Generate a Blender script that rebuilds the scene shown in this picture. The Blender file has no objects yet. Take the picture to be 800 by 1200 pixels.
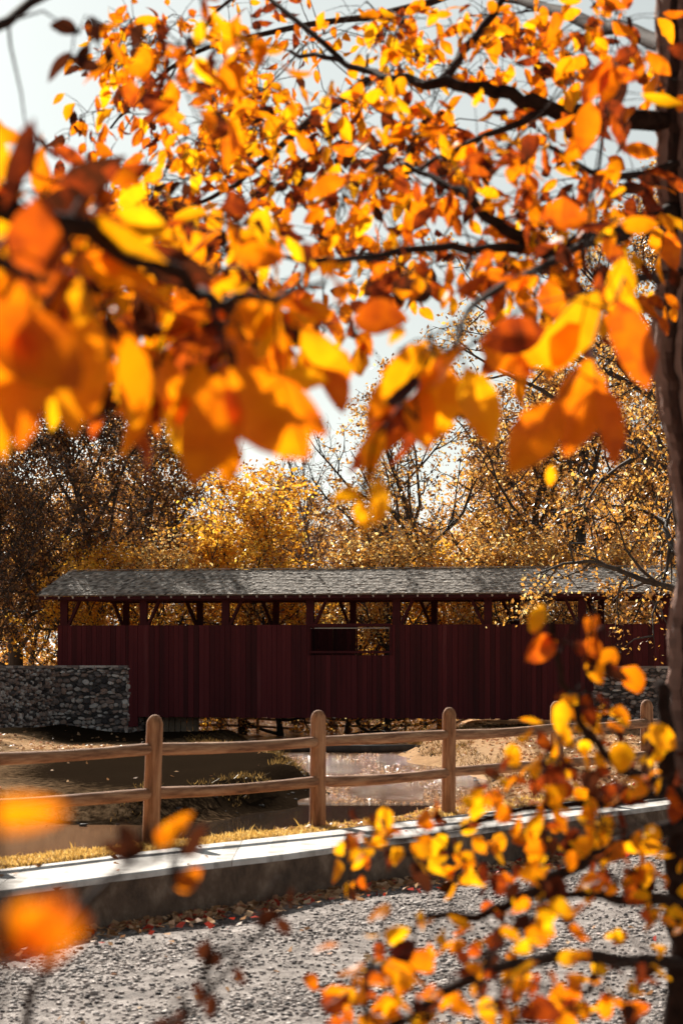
import bpy, math, random
import numpy as np
from mathutils import Vector

R = math.radians
rng = np.random.default_rng(11)
random.seed(5)
sc = bpy.context.scene
col = sc.collection
F = 2833.0; CH = 1.75; HY = 767.0

def P(px, py, d):
    """a place in the world from where it shows in the photo and how far away it stands"""
    return np.array([(px - 400) / F * d, d, CH - (py - HY) / F * d])

# ------------------------------------------------------------------ mesh helpers
class MB:
    def __init__(s): s.v = []; s.f = []; s.t = []; s.n = 0
    def add(s, vs, fs, tint=0.5):
        k = s.n
        s.v.extend([tuple(map(float, p)) for p in vs]); s.n += len(vs)
        for f in fs: s.f.append(tuple(i + k for i in f)); s.t.append(tint)
    def box(s, c, h, ux=(1,0,0), uy=(0,1,0), uz=(0,0,1), tint=0.5):
        c = np.array(c, float); ux, uy, uz = (np.array(a, float) for a in (ux, uy, uz))
        vs = [c + a*h[0]*ux + b*h[1]*uy + d*h[2]*uz for a, b, d in
              ((-1,-1,-1),(1,-1,-1),(1,1,-1),(-1,1,-1),(-1,-1,1),(1,-1,1),(1,1,1),(-1,1,1))]
        s.add(vs, [(0,3,2,1),(4,5,6,7),(0,1,5,4),(1,2,6,5),(2,3,7,6),(3,0,4,7)], tint)
    def bar(s, a, b, w, t, side=(0,0,1), tint=0.5):
        a = np.array(a, float); b = np.array(b, float); u = b - a; L = np.linalg.norm(u); u /= L
        sd = np.array(side, float); sd -= u * sd.dot(u); sd /= np.linalg.norm(sd); q = np.cross(u, sd)
        s.box((a + b) / 2, (L / 2, w / 2, t / 2), u, sd, q, tint)
    def tube(s, pts, rad, n=6, tint=0.5, cap=True, rough=0.0):
        pts = [np.array(p, float) for p in pts]; m = len(pts); k = s.n; vs = []
        ref = np.array([0.31, 0.12, 0.94])
        for i, p in enumerate(pts):
            t = pts[min(i+1, m-1)] - pts[max(i-1, 0)]; t = t / (np.linalg.norm(t) + 1e-9)
            a = np.cross(t, ref)
            if np.linalg.norm(a) < .2: a = np.cross(t, np.array([1., 0, 0]))
            a /= np.linalg.norm(a); b = np.cross(t, a)
            for j in range(n):
                th = 2*math.pi*j/n
                rr = rad[i] * (1 + rough * random.uniform(-1, 1))
                vs.append(p + rr*(math.cos(th)*a + math.sin(th)*b))
        fs = [(i*n+j, i*n+(j+1)%n, (i+1)*n+(j+1)%n, (i+1)*n+j) for i in range(m-1) for j in range(n)]
        if cap: fs += [tuple(range(n))[::-1], tuple(range((m-1)*n, m*n))]
        s.add(vs, fs, tint)
    def build(s, name, mat, parent=None, smooth=False):
        me = bpy.data.meshes.new(name)
        me.from_pydata(s.v, [], s.f)
        at = me.attributes.new('tint', 'FLOAT', 'FACE')
        at.data.foreach_set('value', np.array(s.t, dtype=np.float32))
        me.materials.append(mat)
        if smooth: me.polygons.foreach_set('use_smooth', [True]*len(me.polygons))
        me.update()
        return link(name, me, parent)

def link(name, me, parent=None):
    o = bpy.data.objects.new(name, me); col.objects.link(o)
    if parent is not None: o.parent = parent
    return o

def quad_mesh(name, V, Q, T, mat, smooth=False):
    """numpy quads to a mesh"""
    me = bpy.data.meshes.new(name)
    V = np.ascontiguousarray(V, dtype=np.float32); Q = np.ascontiguousarray(Q, dtype=np.int32)
    k = Q.shape[1]
    me.vertices.add(len(V)); me.vertices.foreach_set('co', V.ravel())
    me.loops.add(Q.size); me.loops.foreach_set('vertex_index', Q.ravel())
    me.polygons.add(len(Q)); me.polygons.foreach_set('loop_start', np.arange(0, Q.size, k, dtype=np.int32))
    me.update(calc_edges=True)
    at = me.attributes.new('tint', 'FLOAT', 'FACE')
    at.data.foreach_set('value', np.ascontiguousarray(T, dtype=np.float32))
    if smooth: me.polygons.foreach_set('use_smooth', [True]*len(Q))
    me.materials.append(mat); me.validate()
    return me

def empty(name, loc=(0, 0, 0)):
    o = bpy.data.objects.new(name, None); o.location = loc; o.empty_display_size = .3
    col.objects.link(o); return o

def tag(o, label=None, cat=None, group=None, kind=None):
    if label: o['label'] = label
    if cat: o['category'] = cat
    if group: o['group'] = group
    if kind: o['kind'] = kind
    return o

# ------------------------------------------------------------------ materials
def mat(name):
    m = bpy.data.materials.new(name); m.use_nodes = True
    nt = m.node_tree; nt.nodes.clear()
    out = nt.nodes.new('ShaderNodeOutputMaterial')
    return m, nt, out
def nd(nt, t, **kw):
    n = nt.nodes.new(t)
    for k, v in kw.items():
        if k in n.inputs: n.inputs[k].default_value = v
        else: setattr(n, k, v)
    return n
def ramp(nt, stops):
    r = nt.nodes.new('ShaderNodeValToRGB'); e = r.color_ramp.elements
    while len(e) < len(stops): e.new(0.5)
    for x, (p, c) in zip(e, stops): x.position = p; x.color = (*c, 1)
    return r
def coords(nt, scale=(1, 1, 1), rot=(0, 0, 0)):
    g = nt.nodes.new('ShaderNodeNewGeometry'); mp = nt.nodes.new('ShaderNodeMapping')
    mp.inputs['Scale'].default_value = scale
    if any(rot):
        m0 = nt.nodes.new('ShaderNodeMapping'); m0.inputs['Rotation'].default_value = rot
        nt.links.new(g.outputs['Position'], m0.inputs['Vector']); nt.links.new(m0.outputs['Vector'], mp.inputs['Vector'])
    else: nt.links.new(g.outputs['Position'], mp.inputs['Vector'])
    return mp.outputs['Vector']
def rough_mat(name, stops, nscale=3.0, stretch=(1, 1, 1), rot=(0, 0, 0), bump=0.3, bscale=None, rough=.85, tint_amt=.5, detail=8, dist=.02, spec=.3):
    """surface whose colour runs over a ramp driven by noise plus each piece's own tint"""
    m, nt, out = mat(name)
    v = coords(nt, stretch, rot)
    n = nd(nt, 'ShaderNodeTexNoise', Scale=nscale, Detail=detail, Roughness=.65)
    nt.links.new(v, n.inputs['Vector'])
    a = nd(nt, 'ShaderNodeAttribute', attribute_name='tint')
    mx = nd(nt, 'ShaderNodeMix', data_type='FLOAT'); mx.inputs['Factor'].default_value = tint_amt
    nt.links.new(n.outputs['Fac'], mx.inputs['A']); nt.links.new(a.outputs['Fac'], mx.inputs['B'])
    r = ramp(nt, stops); nt.links.new(mx.outputs['Result'], r.inputs['Fac'])
    b = nd(nt, 'ShaderNodeBsdfPrincipled', Roughness=rough)
    b.inputs['Specular IOR Level'].default_value = spec
    nt.links.new(r.outputs['Color'], b.inputs['Base Color'])
    n2 = nd(nt, 'ShaderNodeTexNoise', Scale=bscale or nscale*3, Detail=8, Roughness=.7)
    nt.links.new(v, n2.inputs['Vector'])
    bp = nd(nt, 'ShaderNodeBump', Strength=bump, Distance=dist)
    nt.links.new(n2.outputs['Fac'], bp.inputs['Height']); nt.links.new(bp.outputs['Normal'], b.inputs['Normal'])
    nt.links.new(b.outputs['BSDF'], out.inputs['Surface'])
    return m
def leaf_mat(name, stops, trans=.62, gloss=.04, nscale=0, spots=.0):
    m, nt, out = mat(name)
    a = nd(nt, 'ShaderNodeAttribute', attribute_name='tint')
    r = ramp(nt, stops)
    if nscale:
        n = nd(nt, 'ShaderNodeTexNoise', Scale=nscale, Detail=4)
        nt.links.new(coords(nt), n.inputs['Vector'])
        s = nd(nt, 'ShaderNodeMath', operation='MULTIPLY_ADD'); s.inputs[1].default_value = spots; s.inputs[2].default_value = -spots/2
        nt.links.new(n.outputs['Fac'], s.inputs[0])
        ad = nd(nt, 'ShaderNodeMath', operation='ADD'); nt.links.new(s.outputs[0], ad.inputs[0]); nt.links.new(a.outputs['Fac'], ad.inputs[1])
        nt.links.new(ad.outputs[0], r.inputs['Fac'])
    else: nt.links.new(a.outputs['Fac'], r.inputs['Fac'])
    d = nd(nt, 'ShaderNodeBsdfDiffuse'); t = nd(nt, 'ShaderNodeBsdfTranslucent'); g = nd(nt, 'ShaderNodeBsdfGlossy', Roughness=.35)
    for x in (d, t): nt.links.new(r.outputs['Color'], x.inputs['Color'])
    m1 = nd(nt, 'ShaderNodeMixShader'); m1.inputs[0].default_value = trans
    nt.links.new(d.outputs[0], m1.inputs[1]); nt.links.new(t.outputs[0], m1.inputs[2])
    m2 = nd(nt, 'ShaderNodeMixShader'); m2.inputs[0].default_value = gloss
    nt.links.new(m1.outputs[0], m2.inputs[1]); nt.links.new(g.outputs[0], m2.inputs[2])
    nt.links.new(m2.outputs[0], out.inputs['Surface'])
    return m

M = {}
M['leaf'] = leaf_mat('autumn_leaf', [(0, (.05, .012, .004)), (.12, (.22, .03, .005)), (.22, (.46, .075, .004)), (.40, (.76, .17, .002)), (.66, (.94, .28, .002)), (1, (.99, .47, .004))], .68, .015, 26, .34)  # darkest stops put shade and silhouette into the leaf colour
M['tree_leaf'] = leaf_mat('oak_leaf', [(0, (.06, .03, .02)), (.3, (.20, .085, .03)), (.6, (.66, .29, .045)), (.85, (.92, .48, .08)), (1, (.95, .72, .3))], .55, .08)
M['dark_leaf'] = leaf_mat('dark_oak_leaf', [(0, (.045, .028, .018)), (.45, (.15, .065, .03)), (.75, (.55, .24, .05)), (1, (.85, .5, .15))], .45, .08)
M['yellow_leaf'] = leaf_mat('yellow_leaf', [(0, (.5, .18, .02)), (.5, (.92, .44, .03)), (1, (.98, .66, .10))], .6, .05)
M['litter'] = leaf_mat('dry_leaf', [(0, (.12, .05, .03)), (.5, (.5, .25, .11)), (.85, (.75, .5, .3)), (1, (.6, .06, .03))], .25, .05)
M['grass'] = leaf_mat('dry_grass', [(0, (.35, .2, .05)), (.5, (.75, .45, .10)), (1, (.9, .65, .25))], .45, .05)
M['weed'] = leaf_mat('bank_weed', [(0, (.05, .03, .012)), (.5, (.30, .17, .05)), (1, (.70, .45, .13))], .35, .02)
M['bark'] = rough_mat('bark', [(.3, (.018, .009, .007)), (.48, (.085, .042, .032)), (.68, (.36, .22, .18))], 11, (1, 1, .16), bump=1.0, bscale=30, tint_amt=.5, dist=.03)
M['twig'] = rough_mat('twig_bark', [(.3, (.012, .007, .006)), (.7, (.05, .027, .02))], 30, bump=.2, tint_amt=.1, spec=.05)
M['far_bark'] = rough_mat('far_bark', [(.3, (.03, .028, .028)), (.7, (.10, .085, .08))], 3, (1, 1, .3), bump=.5, tint_amt=.1, dist=.05)
M['pale_bark'] = rough_mat('pale_bark', [(.3, (.14, .11, .11)), (.7, (.30, .25, .24))], 3, (1, 1, .3), bump=.3, tint_amt=.1)
M['shingle'] = rough_mat('wood_shingle', [(.2, (.09, .075, .065)), (.42, (.27, .235, .205)), (.6, (.44, .39, .35)), (.8, (.64, .59, .54))], 5, (1, 1, 1), bump=.6, bscale=40, tint_amt=.62, dist=.02)
M['red'] = rough_mat('barn_red_board', [(.2, (.03, .003, .005)), (.5, (.082, .007, .0115)), (.72, (.115, .014, .019)), (.95, (.2, .07, .07))], 2.2, (1, 1, .10), bump=.4, bscale=20, tint_amt=.42, rough=.7)
M['red_dark'] = rough_mat('barn_red_timber', [(.3, (.035, .004, .006)), (.7, (.085, .008, .013))], 3, (1, 1, 1), bump=.3, tint_amt=.3, rough=.75)
M['old_wood'] = rough_mat('old_wood', [(.3, (.10, .07, .05)), (.7, (.25, .19, .14))], 4, bump=.4, tint_amt=.3)
M['pale_wood'] = rough_mat('pale_lit_timber', [(.3, (.45, .42, .40)), (.7, (.7, .66, .62))], 6, bump=.2, tint_amt=.3)  # light grey paints in the sunlit tips of the rafters
M['stone'] = rough_mat('field_stone', [(.2, (.05, .045, .05)), (.38, (.20, .18, .18)), (.52, (.36, .25, .21)), (.62, (.47, .42, .40)), (.85, (.76, .73, .72))], 2.5, bump=.6, bscale=14, tint_amt=.72, dist=.04)
M['mortar'] = rough_mat('mortar', [(.3, (.05, .045, .045)), (.7, (.11, .10, .095))], 6, bump=.5, tint_amt=.1)
M['post'] = rough_mat('fence_timber', [(.32, (.08, .03, .014)), (.47, (.30, .13, .06)), (.6, (.46, .23, .115)), (.75, (.62, .42, .27))], 20, (1, 1, .10), bump=.7, bscale=26, tint_amt=.12, dist=.022)
M['rail'] = rough_mat('fence_rail_timber', [(.32, (.08, .03, .015)), (.47, (.28, .13, .065)), (.6, (.44, .24, .13)), (.75, (.62, .44, .30))], 20, (1, .10, 1), rot=(0, 0, R(34)), bump=.7, bscale=26, tint_amt=.12, dist=.022)
M['concrete'] = rough_mat('old_shaded_concrete', [(.32, (.05, .035, .027)), (.5, (.17, .11, .075)), (.68, (.36, .27, .20))], 3.0, bump=1.0, bscale=22, tint_amt=.15, dist=.02)  # wall face colour darkened to stand in for its shade
M['slab'] = rough_mat('worn_sunlit_slab', [(.3, (.26, .23, .20)), (.46, (.55, .51, .48)), (.62, (.72, .69, .66))], 3.2, bump=.7, bscale=26, tint_amt=.15, dist=.01)  # worn concrete, lightened to paint sunlight onto the wall top
M['gravel'] = rough_mat('gravel_stone', [(.1, (.03, .028, .03)), (.3, (.2, .17, .165)), (.5, (.42, .36, .335)), (1, (.78, .71, .67))], 20, bump=.3, tint_amt=.8, detail=3)
M['road'] = rough_mat('packed_gravel', [(.3, (.08, .062, .055)), (.47, (.23, .185, .165)), (.60, (.40, .34, .315)), (.74, (.64, .57, .535))], 4, bump=1.0, bscale=34, tint_amt=0.0, dist=.03, detail=12)

# banks and forest floor
m, nt, out = mat('bank_earth'); v = coords(nt)
n1 = nd(nt, 'ShaderNodeTexNoise', Scale=.35, Detail=6); n2 = nd(nt, 'ShaderNodeTexNoise', Scale=5, Detail=10, Roughness=.75)
for n in (n1, n2): nt.links.new(v, n.inputs['Vector'])
r1 = ramp(nt, [(.3, (.24, .13, .07)), (.5, (.52, .32, .18)), (.7, (.68, .47, .30))]); r2 = ramp(nt, [(.3, (.24, .12, .06)), (.55, (.60, .38, .21)), (.75, (.76, .54, .34))])
nt.links.new(n1.outputs['Fac'], r1.inputs['Fac']); nt.links.new(n2.outputs['Fac'], r2.inputs['Fac'])
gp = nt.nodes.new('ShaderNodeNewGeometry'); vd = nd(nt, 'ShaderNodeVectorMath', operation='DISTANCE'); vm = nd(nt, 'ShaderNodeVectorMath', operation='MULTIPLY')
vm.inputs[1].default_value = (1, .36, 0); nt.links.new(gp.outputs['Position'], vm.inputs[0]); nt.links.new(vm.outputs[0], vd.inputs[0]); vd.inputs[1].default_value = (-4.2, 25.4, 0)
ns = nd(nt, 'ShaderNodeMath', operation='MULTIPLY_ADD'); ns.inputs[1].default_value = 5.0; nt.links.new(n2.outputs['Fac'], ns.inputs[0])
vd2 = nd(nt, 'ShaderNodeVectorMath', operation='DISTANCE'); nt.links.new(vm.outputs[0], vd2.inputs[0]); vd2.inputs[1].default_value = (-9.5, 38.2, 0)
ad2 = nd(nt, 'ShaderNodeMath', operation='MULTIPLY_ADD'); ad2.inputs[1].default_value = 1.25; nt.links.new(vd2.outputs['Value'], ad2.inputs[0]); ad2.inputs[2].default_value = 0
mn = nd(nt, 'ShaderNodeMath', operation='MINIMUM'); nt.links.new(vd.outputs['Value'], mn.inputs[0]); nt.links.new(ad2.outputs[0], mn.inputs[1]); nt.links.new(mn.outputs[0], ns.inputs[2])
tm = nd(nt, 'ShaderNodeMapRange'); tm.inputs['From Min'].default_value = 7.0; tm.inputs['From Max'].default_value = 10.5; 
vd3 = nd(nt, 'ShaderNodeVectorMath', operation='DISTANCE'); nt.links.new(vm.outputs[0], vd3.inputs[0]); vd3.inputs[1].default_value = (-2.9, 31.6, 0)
m3 = nd(nt, 'ShaderNodeMath', operation='MULTIPLY_ADD'); m3.inputs[1].default_value = -5; m3.inputs[2].default_value = 16.5; nt.links.new(vd3.outputs['Value'], m3.inputs[0])  # keeps the golden tongue out of the painted shade
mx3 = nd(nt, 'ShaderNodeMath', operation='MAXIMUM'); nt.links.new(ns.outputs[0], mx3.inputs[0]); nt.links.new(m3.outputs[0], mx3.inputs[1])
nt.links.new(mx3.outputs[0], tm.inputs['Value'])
mx = nd(nt, 'ShaderNodeMix', data_type='RGBA'); mx.inputs['Factor'].default_value = .55
nt.links.new(r1.outputs['Color'], mx.inputs['A']); nt.links.new(r2.outputs['Color'], mx.inputs['B'])
b = nd(nt, 'ShaderNodeBsdfPrincipled', Roughness=.95); b.inputs['Specular IOR Level'].default_value = .0
mt = nd(nt, 'ShaderNodeMix', data_type='RGBA'); mt.inputs['A'].default_value = (.02, .013, .008, 1)  # near-black tone masked in as painted shade on the left bank
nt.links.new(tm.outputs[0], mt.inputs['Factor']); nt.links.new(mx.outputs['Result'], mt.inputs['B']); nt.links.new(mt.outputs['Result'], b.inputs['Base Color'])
bp = nd(nt, 'ShaderNodeBump', Strength=.9, Distance=.12); nt.links.new(n2.outputs['Fac'], bp.inputs['Height'])
nt.links.new(bp.outputs['Normal'], b.inputs['Normal']); nt.links.new(b.outputs['BSDF'], out.inputs['Surface'])
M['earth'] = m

# muddy creek
m, nt, out = mat('creek_water')
v = coords(nt, (.7, 1.5, 1)); n1 = nd(nt, 'ShaderNodeTexNoise', Scale=1.6, Detail=5, Roughness=.6); nt.links.new(v, n1.inputs['Vector'])
v2 = coords(nt, (1, 1, 1)); n2 = nd(nt, 'ShaderNodeTexNoise', Scale=.11, Detail=2); nt.links.new(v2, n2.inputs['Vector'])
g = nt.nodes.new('ShaderNodeNewGeometry'); sx = nt.nodes.new('ShaderNodeSeparateXYZ'); nt.links.new(g.outputs['Position'], sx.inputs[0])
mr = nd(nt, 'ShaderNodeMapRange'); mr.inputs['From Min'].default_value = 63; mr.inputs['From Max'].default_value = 68
mr.inputs['To Min'].default_value = .008; mr.inputs['To Max'].default_value = 1.6      # the riffle under and below the bridge
nt.links.new(sx.outputs['Y'], mr.inputs['Value'])
ml = nd(nt, 'ShaderNodeMath', operation='MULTIPLY'); nt.links.new(mr.outputs[0], ml.inputs[0]); nt.links.new(n2.outputs['Fac'], ml.inputs[1])
bp = nd(nt, 'ShaderNodeBump', Distance=.9); nt.links.new(n1.outputs['Fac'], bp.inputs['Height']); nt.links.new(ml.outputs[0], bp.inputs['Strength'])
b = nd(nt, 'ShaderNodeBsdfPrincipled', Roughness=.10, IOR=1.33); 
xr = nd(nt, 'ShaderNodeMapRange'); xr.inputs['From Min'].default_value = -4.2; xr.inputs['From Max'].default_value = -5.4; nt.links.new(sx.outputs['X'], xr.inputs['Value'])
yr = nd(nt, 'ShaderNodeMapRange'); yr.inputs['From Min'].default_value = 63; yr.inputs['From Max'].default_value = 66; nt.links.new(sx.outputs['Y'], yr.inputs['Value'])
sh = nd(nt, 'ShaderNodeMath', operation='MAXIMUM'); nt.links.new(xr.outputs[0], sh.inputs[0]); nt.links.new(yr.outputs[0], sh.inputs[1])
mc = nd(nt, 'ShaderNodeMix', data_type='RGBA'); mc.inputs['A'].default_value = (.028, .016, .010, 1); mc.inputs['B'].default_value = (.27, .135, .07, 1)   # dark bridge reflection and sunlit reaches painted into the water colour
nt.links.new(sh.outputs[0], mc.inputs['Factor']); nt.links.new(mc.outputs['Result'], b.inputs['Base Color'])
nt.links.new(bp.outputs['Normal'], b.inputs['Normal']); nt.links.new(b.outputs['BSDF'], out.inputs['Surface'])
M['water'] = m

# ------------------------------------------------------------------ terrain and water
WZ = -2.2
def wpt(px, py): d = (CH - WZ) * F / (py - HY); return ((px - 400)/F*d, d)
poly = [wpt(*q) for q in ((235, 881), (300, 889), (338, 903), (356, 914), (352, 930), (312, 945), (250, 958), (160, 966), (60, 967))]
poly += [(-20, 57), (-34, 52), (-30, 24), (-14, 25.7), (-9.6, 30.5), (-5.3, 37.5), (-.5, 43), (2.2, 54), (4.2, 66), (4.6, 74)]
poly += [wpt(560, 905)] + [wpt(494, 891), wpt(486, 884), (4, 106), (6, 125), (9, 160), (2, 162), (-3, 128)]
poly = np.array(poly)
def poly_dist(X, Y):
    """distance outside the creek's outline, negative inside"""
    d2 = np.full(X.shape, 1e18); inside = np.zeros(X.shape, bool)
    n = len(poly)
    for i in range(n):
        a = poly[i]; b = poly[(i+1) % n]; e = b - a
        t = np.clip(((X-a[0])*e[0] + (Y-a[1])*e[1]) / (e@e), 0, 1)
        d2 = np.minimum(d2, (X-a[0]-t*e[0])**2 + (Y-a[1]-t*e[1])**2)
        c = ((a[1] > Y) != (b[1] > Y)) & (X < (b[0]-a[0])*(Y-a[1])/(b[1]-a[1]+1e-12) + a[0])
        inside ^= c
    d = np.sqrt(d2); return np.where(inside, -d, d)
def sst(a, b, x): t = np.clip((x-a)/(b-a), 0, 1); return t*t*(3-2*t)
def front(X): return 21.4 + 1.62*X
def back(X): return 23.6 + 1.64*X
def fenceY(X): return 24.65 + 1.47*X
def ground(X, Y):
    X = np.asarray(X, float); Y = np.asarray(Y, float)
    dw = poly_dist(X, Y)
    dw2 = dw + .5*np.sin(X*.9+Y*.35)*np.cos(Y*.5) * sst(40, 60, Y)
    cap = -1.45*sst(30, 68, Y) - .3*sst(80, 95, Y)*(1-sst(-1, 3, X)) + .9*(1-sst(-16, -10, X))*sst(80, 100, Y)
    cap = cap + .55*sst(2, 5, X)*sst(58, 70, Y) - .5*sst(112, 118, Y)*(1 - sst(2, 10, X))*(1 - sst(-11, -16, X)) + 3.5*sst(150, 260, Y) + 8*sst(260, 900, Y)
    st = sst(-8.2, -5.5, X)*(1 - sst(-1.2, .2, X))*sst(54, 58, Y)*(1 - sst(98, 106, Y))
    slope = np.where(Y < 60, .30, .26) + .42*st - .12*sst(3.5, 5.5, X)*(Y > 60)
    bank = WZ + .12 + np.where(dw2 > 0, .35*sst(0, 1.2, dw2) + slope*dw2, .3*np.clip(dw2, -2, 0))
    z = np.minimum(cap, bank)
    f = (Y - fenceY(X))*.562; f0 = .16 + np.clip(X-.6, 0, 40)*1.3
    z = np.minimum(z, np.maximum(-.55*(f-f0), -1.45))
    z = z + .05*np.sin(X*1.3+1)*np.sin(Y*.8)*sst(35, 50, Y) * (dw > 0)
    # towards the camera: the strip of grass by the fence, then the wall, then the gravel road below it
    k = (Y - (front(X)+back(X))/2) * .523
    z = np.where(k < 0, -.45, z)
    # little crest beside the fence
    return z
ys = np.concatenate([np.arange(-30, 10, 4), np.arange(10, 50, .33), np.arange(50, 130, .8), np.arange(130, 260, 4), np.geomspace(262, 5000, 26)])
xh = np.concatenate([np.arange(0, 20, .33), np.arange(20, 60, 1.5), np.geomspace(62, 3500, 22)])
xs = np.concatenate([-xh[:0:-1], xh])
XX, YY = np.meshgrid(xs, ys); ZZ = ground(XX, YY)
V = np.stack([XX, YY, ZZ], -1).reshape(-1, 3); nx, ny = len(xs), len(ys)
ii = (np.arange(ny-1)[:, None]*nx + np.arange(nx-1)[None]).ravel()
Q = np.stack([ii, ii+1, ii+nx+1, ii+nx], 1)
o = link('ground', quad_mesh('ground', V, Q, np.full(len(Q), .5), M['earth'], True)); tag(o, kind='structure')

wm = MB(); wm.add([(-60, 18, WZ), (30, 18, WZ), (30, 190, WZ), (-60, 190, WZ)], [(0, 1, 2, 3)])
tag(wm.build('creek_water', M['water']), kind='structure')

# gravel road in front of the wall
rx = np.linspace(-9, 10, 150); rt = np.linspace(0, 1, 150)
RX, RT = np.meshgrid(rx, rt); RY = 2 + (front(RX) + .15 - 2)*RT
def road_z(X, Y): return -.36 + .012*np.sin(X*2.1+Y) + .010*np.sin(Y*3.1-X*1.7)
RZ = road_z(RX, RY) + rng.normal(0, .002, RX.shape)
V = np.stack([RX, RY, RZ], -1).reshape(-1, 3)
ii = (np.arange(149)[:, None]*150 + np.arange(149)[None]).ravel()
Q = np.stack([ii, ii+1, ii+151, ii+150], 1)
tag(link('gravel_road', quad_mesh('gravel_road', V, Q, np.full(len(Q), .5), M['road'], True)), kind='structure')

def rocks(name, pts, size, tint, material, flat=.6):
    """many little angular stones as one mesh"""
    n = len(pts)
    base = np.array([(-1,-1,-1),(1,-1,-1),(1,1,-1),(-1,1,-1),(-1,-1,1),(1,-1,1),(1,1,1),(-1,1,1)], float)
    q = np.array([(0,3,2,1),(4,5,6,7),(0,1,5,4),(1,2,6,5),(2,3,7,6),(3,0,4,7)])
    v = base[None]*rng.uniform(.45, 1.0, (n, 8, 3))
    v[:, :, 2] *= flat
    a = rng.uniform(0, 6.28, n); c, s = np.cos(a)[:, None], np.sin(a)[:, None]
    x = v[:, :, 0]*c - v[:, :, 1]*s; y = v[:, :, 0]*s + v[:, :, 1]*c
    v = np.stack([x, y, v[:, :, 2]], -1)*size[:, None, None] + pts[:, None]
    Q = (q[None] + (np.arange(n)*8)[:, None, None]).reshape(-1, 4)
    return quad_mesh(name, v.reshape(-1, 3), Q, np.repeat(tint, 6), material)
n = 90000
gy = 10.2 + 17*rng.random(n)**1.3; gx = (rng.uniform(-30, 830, n) - 400)/F*gy
k = (gy < front(gx) - .03) & (rng.random(n) < .35 + .65*sst(-.3, .6, np.sin((gy-1.62*gx)*1.7+.8)+.5*np.sin(gx*2.3))); gx, gy = gx[k], gy[k]; n = len(gx)
gs = .004 + .016*rng.random(n)**3.0; gs[rng.random(n) < .004] *= 1.9
o = link('gravel', rocks('gravel', np.stack([gx, gy, road_z(gx, gy) + gs*.25], 1), gs, np.where(rng.random(n) < .18, rng.uniform(0, .2, n), np.clip(rng.normal(.6, .2, n), 0, 1)), M['gravel'])); tag(o, 'loose pale gravel scattered over the road', 'gravel', kind='stuff')

def scatter_leaves(P0, L, W, tint, lay=.35):
    """flat-lying or tumbled leaves: rhombus quads; returns V, Q, T"""
    n = len(P0)
    u = rng.normal(0, 1, (n, 3)); u[:, 2] *= lay; u /= np.linalg.norm(u, axis=1)[:, None]
    w = rng.normal(0, 1, (n, 3)); w[:, 2] *= lay; w -= u*(u*w).sum(1)[:, None]; w /= np.linalg.norm(w, axis=1)[:, None]
    nn = np.cross(u, w)
    L = L[:, None]; W = W[:, None]
    V = np.stack([P0 - u*L/2, P0 + w*W/2 + nn*W*.15, P0 + u*L/2, P0 - w*W/2 + nn*W*.15], 1)
    return V.reshape(-1, 3), np.arange(4*n).reshape(n, 4), tint

# fallen leaves on the banks, under the fence and along the foot of the wall
pts = []
n = 26000; y = 24 + 86*rng.random(n)**1.2; x = (rng.uniform(-20, 830, n)-400)/F*y
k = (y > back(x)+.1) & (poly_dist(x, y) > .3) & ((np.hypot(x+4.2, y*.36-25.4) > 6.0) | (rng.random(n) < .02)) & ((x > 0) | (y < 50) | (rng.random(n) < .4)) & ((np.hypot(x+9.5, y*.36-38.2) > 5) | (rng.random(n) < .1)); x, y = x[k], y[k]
z = ground(x, y) + .02; A1 = np.stack([x, y, z], 1); L1 = .05 + .05*rng.random(len(x)) + .0009*y
x = rng.uniform(-4, 5.5, 2600); y = front(x) - np.abs(rng.normal(0, .42, 2600)) - .03; A2 = np.stack([x, y, np.full(2600, -.333) + .03*rng.random(2600)], 1); L2 = .05 + .06*rng.random(2600)
y = rng.uniform(11, 19, 90); x = (rng.uniform(0, 800, 90)-400)/F*y; k = y < front(x)-.4; x, y = x[k], y[k]
A3 = np.stack([x, y, road_z(x, y)+.015], 1); x = rng.uniform(-3, 4, 40); y = front(x)+rng.uniform(.1, 2, 40)
A3 = np.concatenate([A3, np.stack([x, y, np.full(40, .065)], 1)]); L3 = rng.uniform(.035, .08, len(A3))
A2 = np.concatenate([A2, A3]); L2 = np.concatenate([L2, L3])
A = np.concatenate([A1, A2]); L = np.concatenate([L1, L2])
T = np.clip(rng.normal(.55, .2, len(A)), 0, .9); T[rng.random(len(A)) < .02] = 1; T[len(A1):][rng.random(len(A2)) < .10] = 1.0
v, q, t = scatter_leaves(A, L, L*.7, T)
tag(link('fallen_leaves', quad_mesh('fallen_leaves', v, q, t, M['litter'])), 'dry tan and red leaves lying on the banks and along the wall foot', 'leaves', kind='stuff')

n = 3200; y = 64 + 34*rng.random(n)**1.3; x = (rng.uniform(330, 560, n)-400)/F*y
k = (poly_dist(x, y) < -.5) & (np.sin(x*1.9+y*.21)+np.sin(y*.35-x*.8) > -.2); x, y = x[k], y[k]
L = .05 + .09*rng.random(len(x)); v, q, t = scatter_leaves(np.stack([x, y, np.full(len(x), WZ+.015)], 1), L, L*.7, rng.uniform(.6, .9, len(x)))  # pale leaf quads added as the glints on the ripples
tag(link('glint_leaves', quad_mesh('glint_leaves', v, q, t, M['litter'])), 'pale leaf flecks standing in for sun glints on the creek', 'leaves', kind='stuff')

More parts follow.
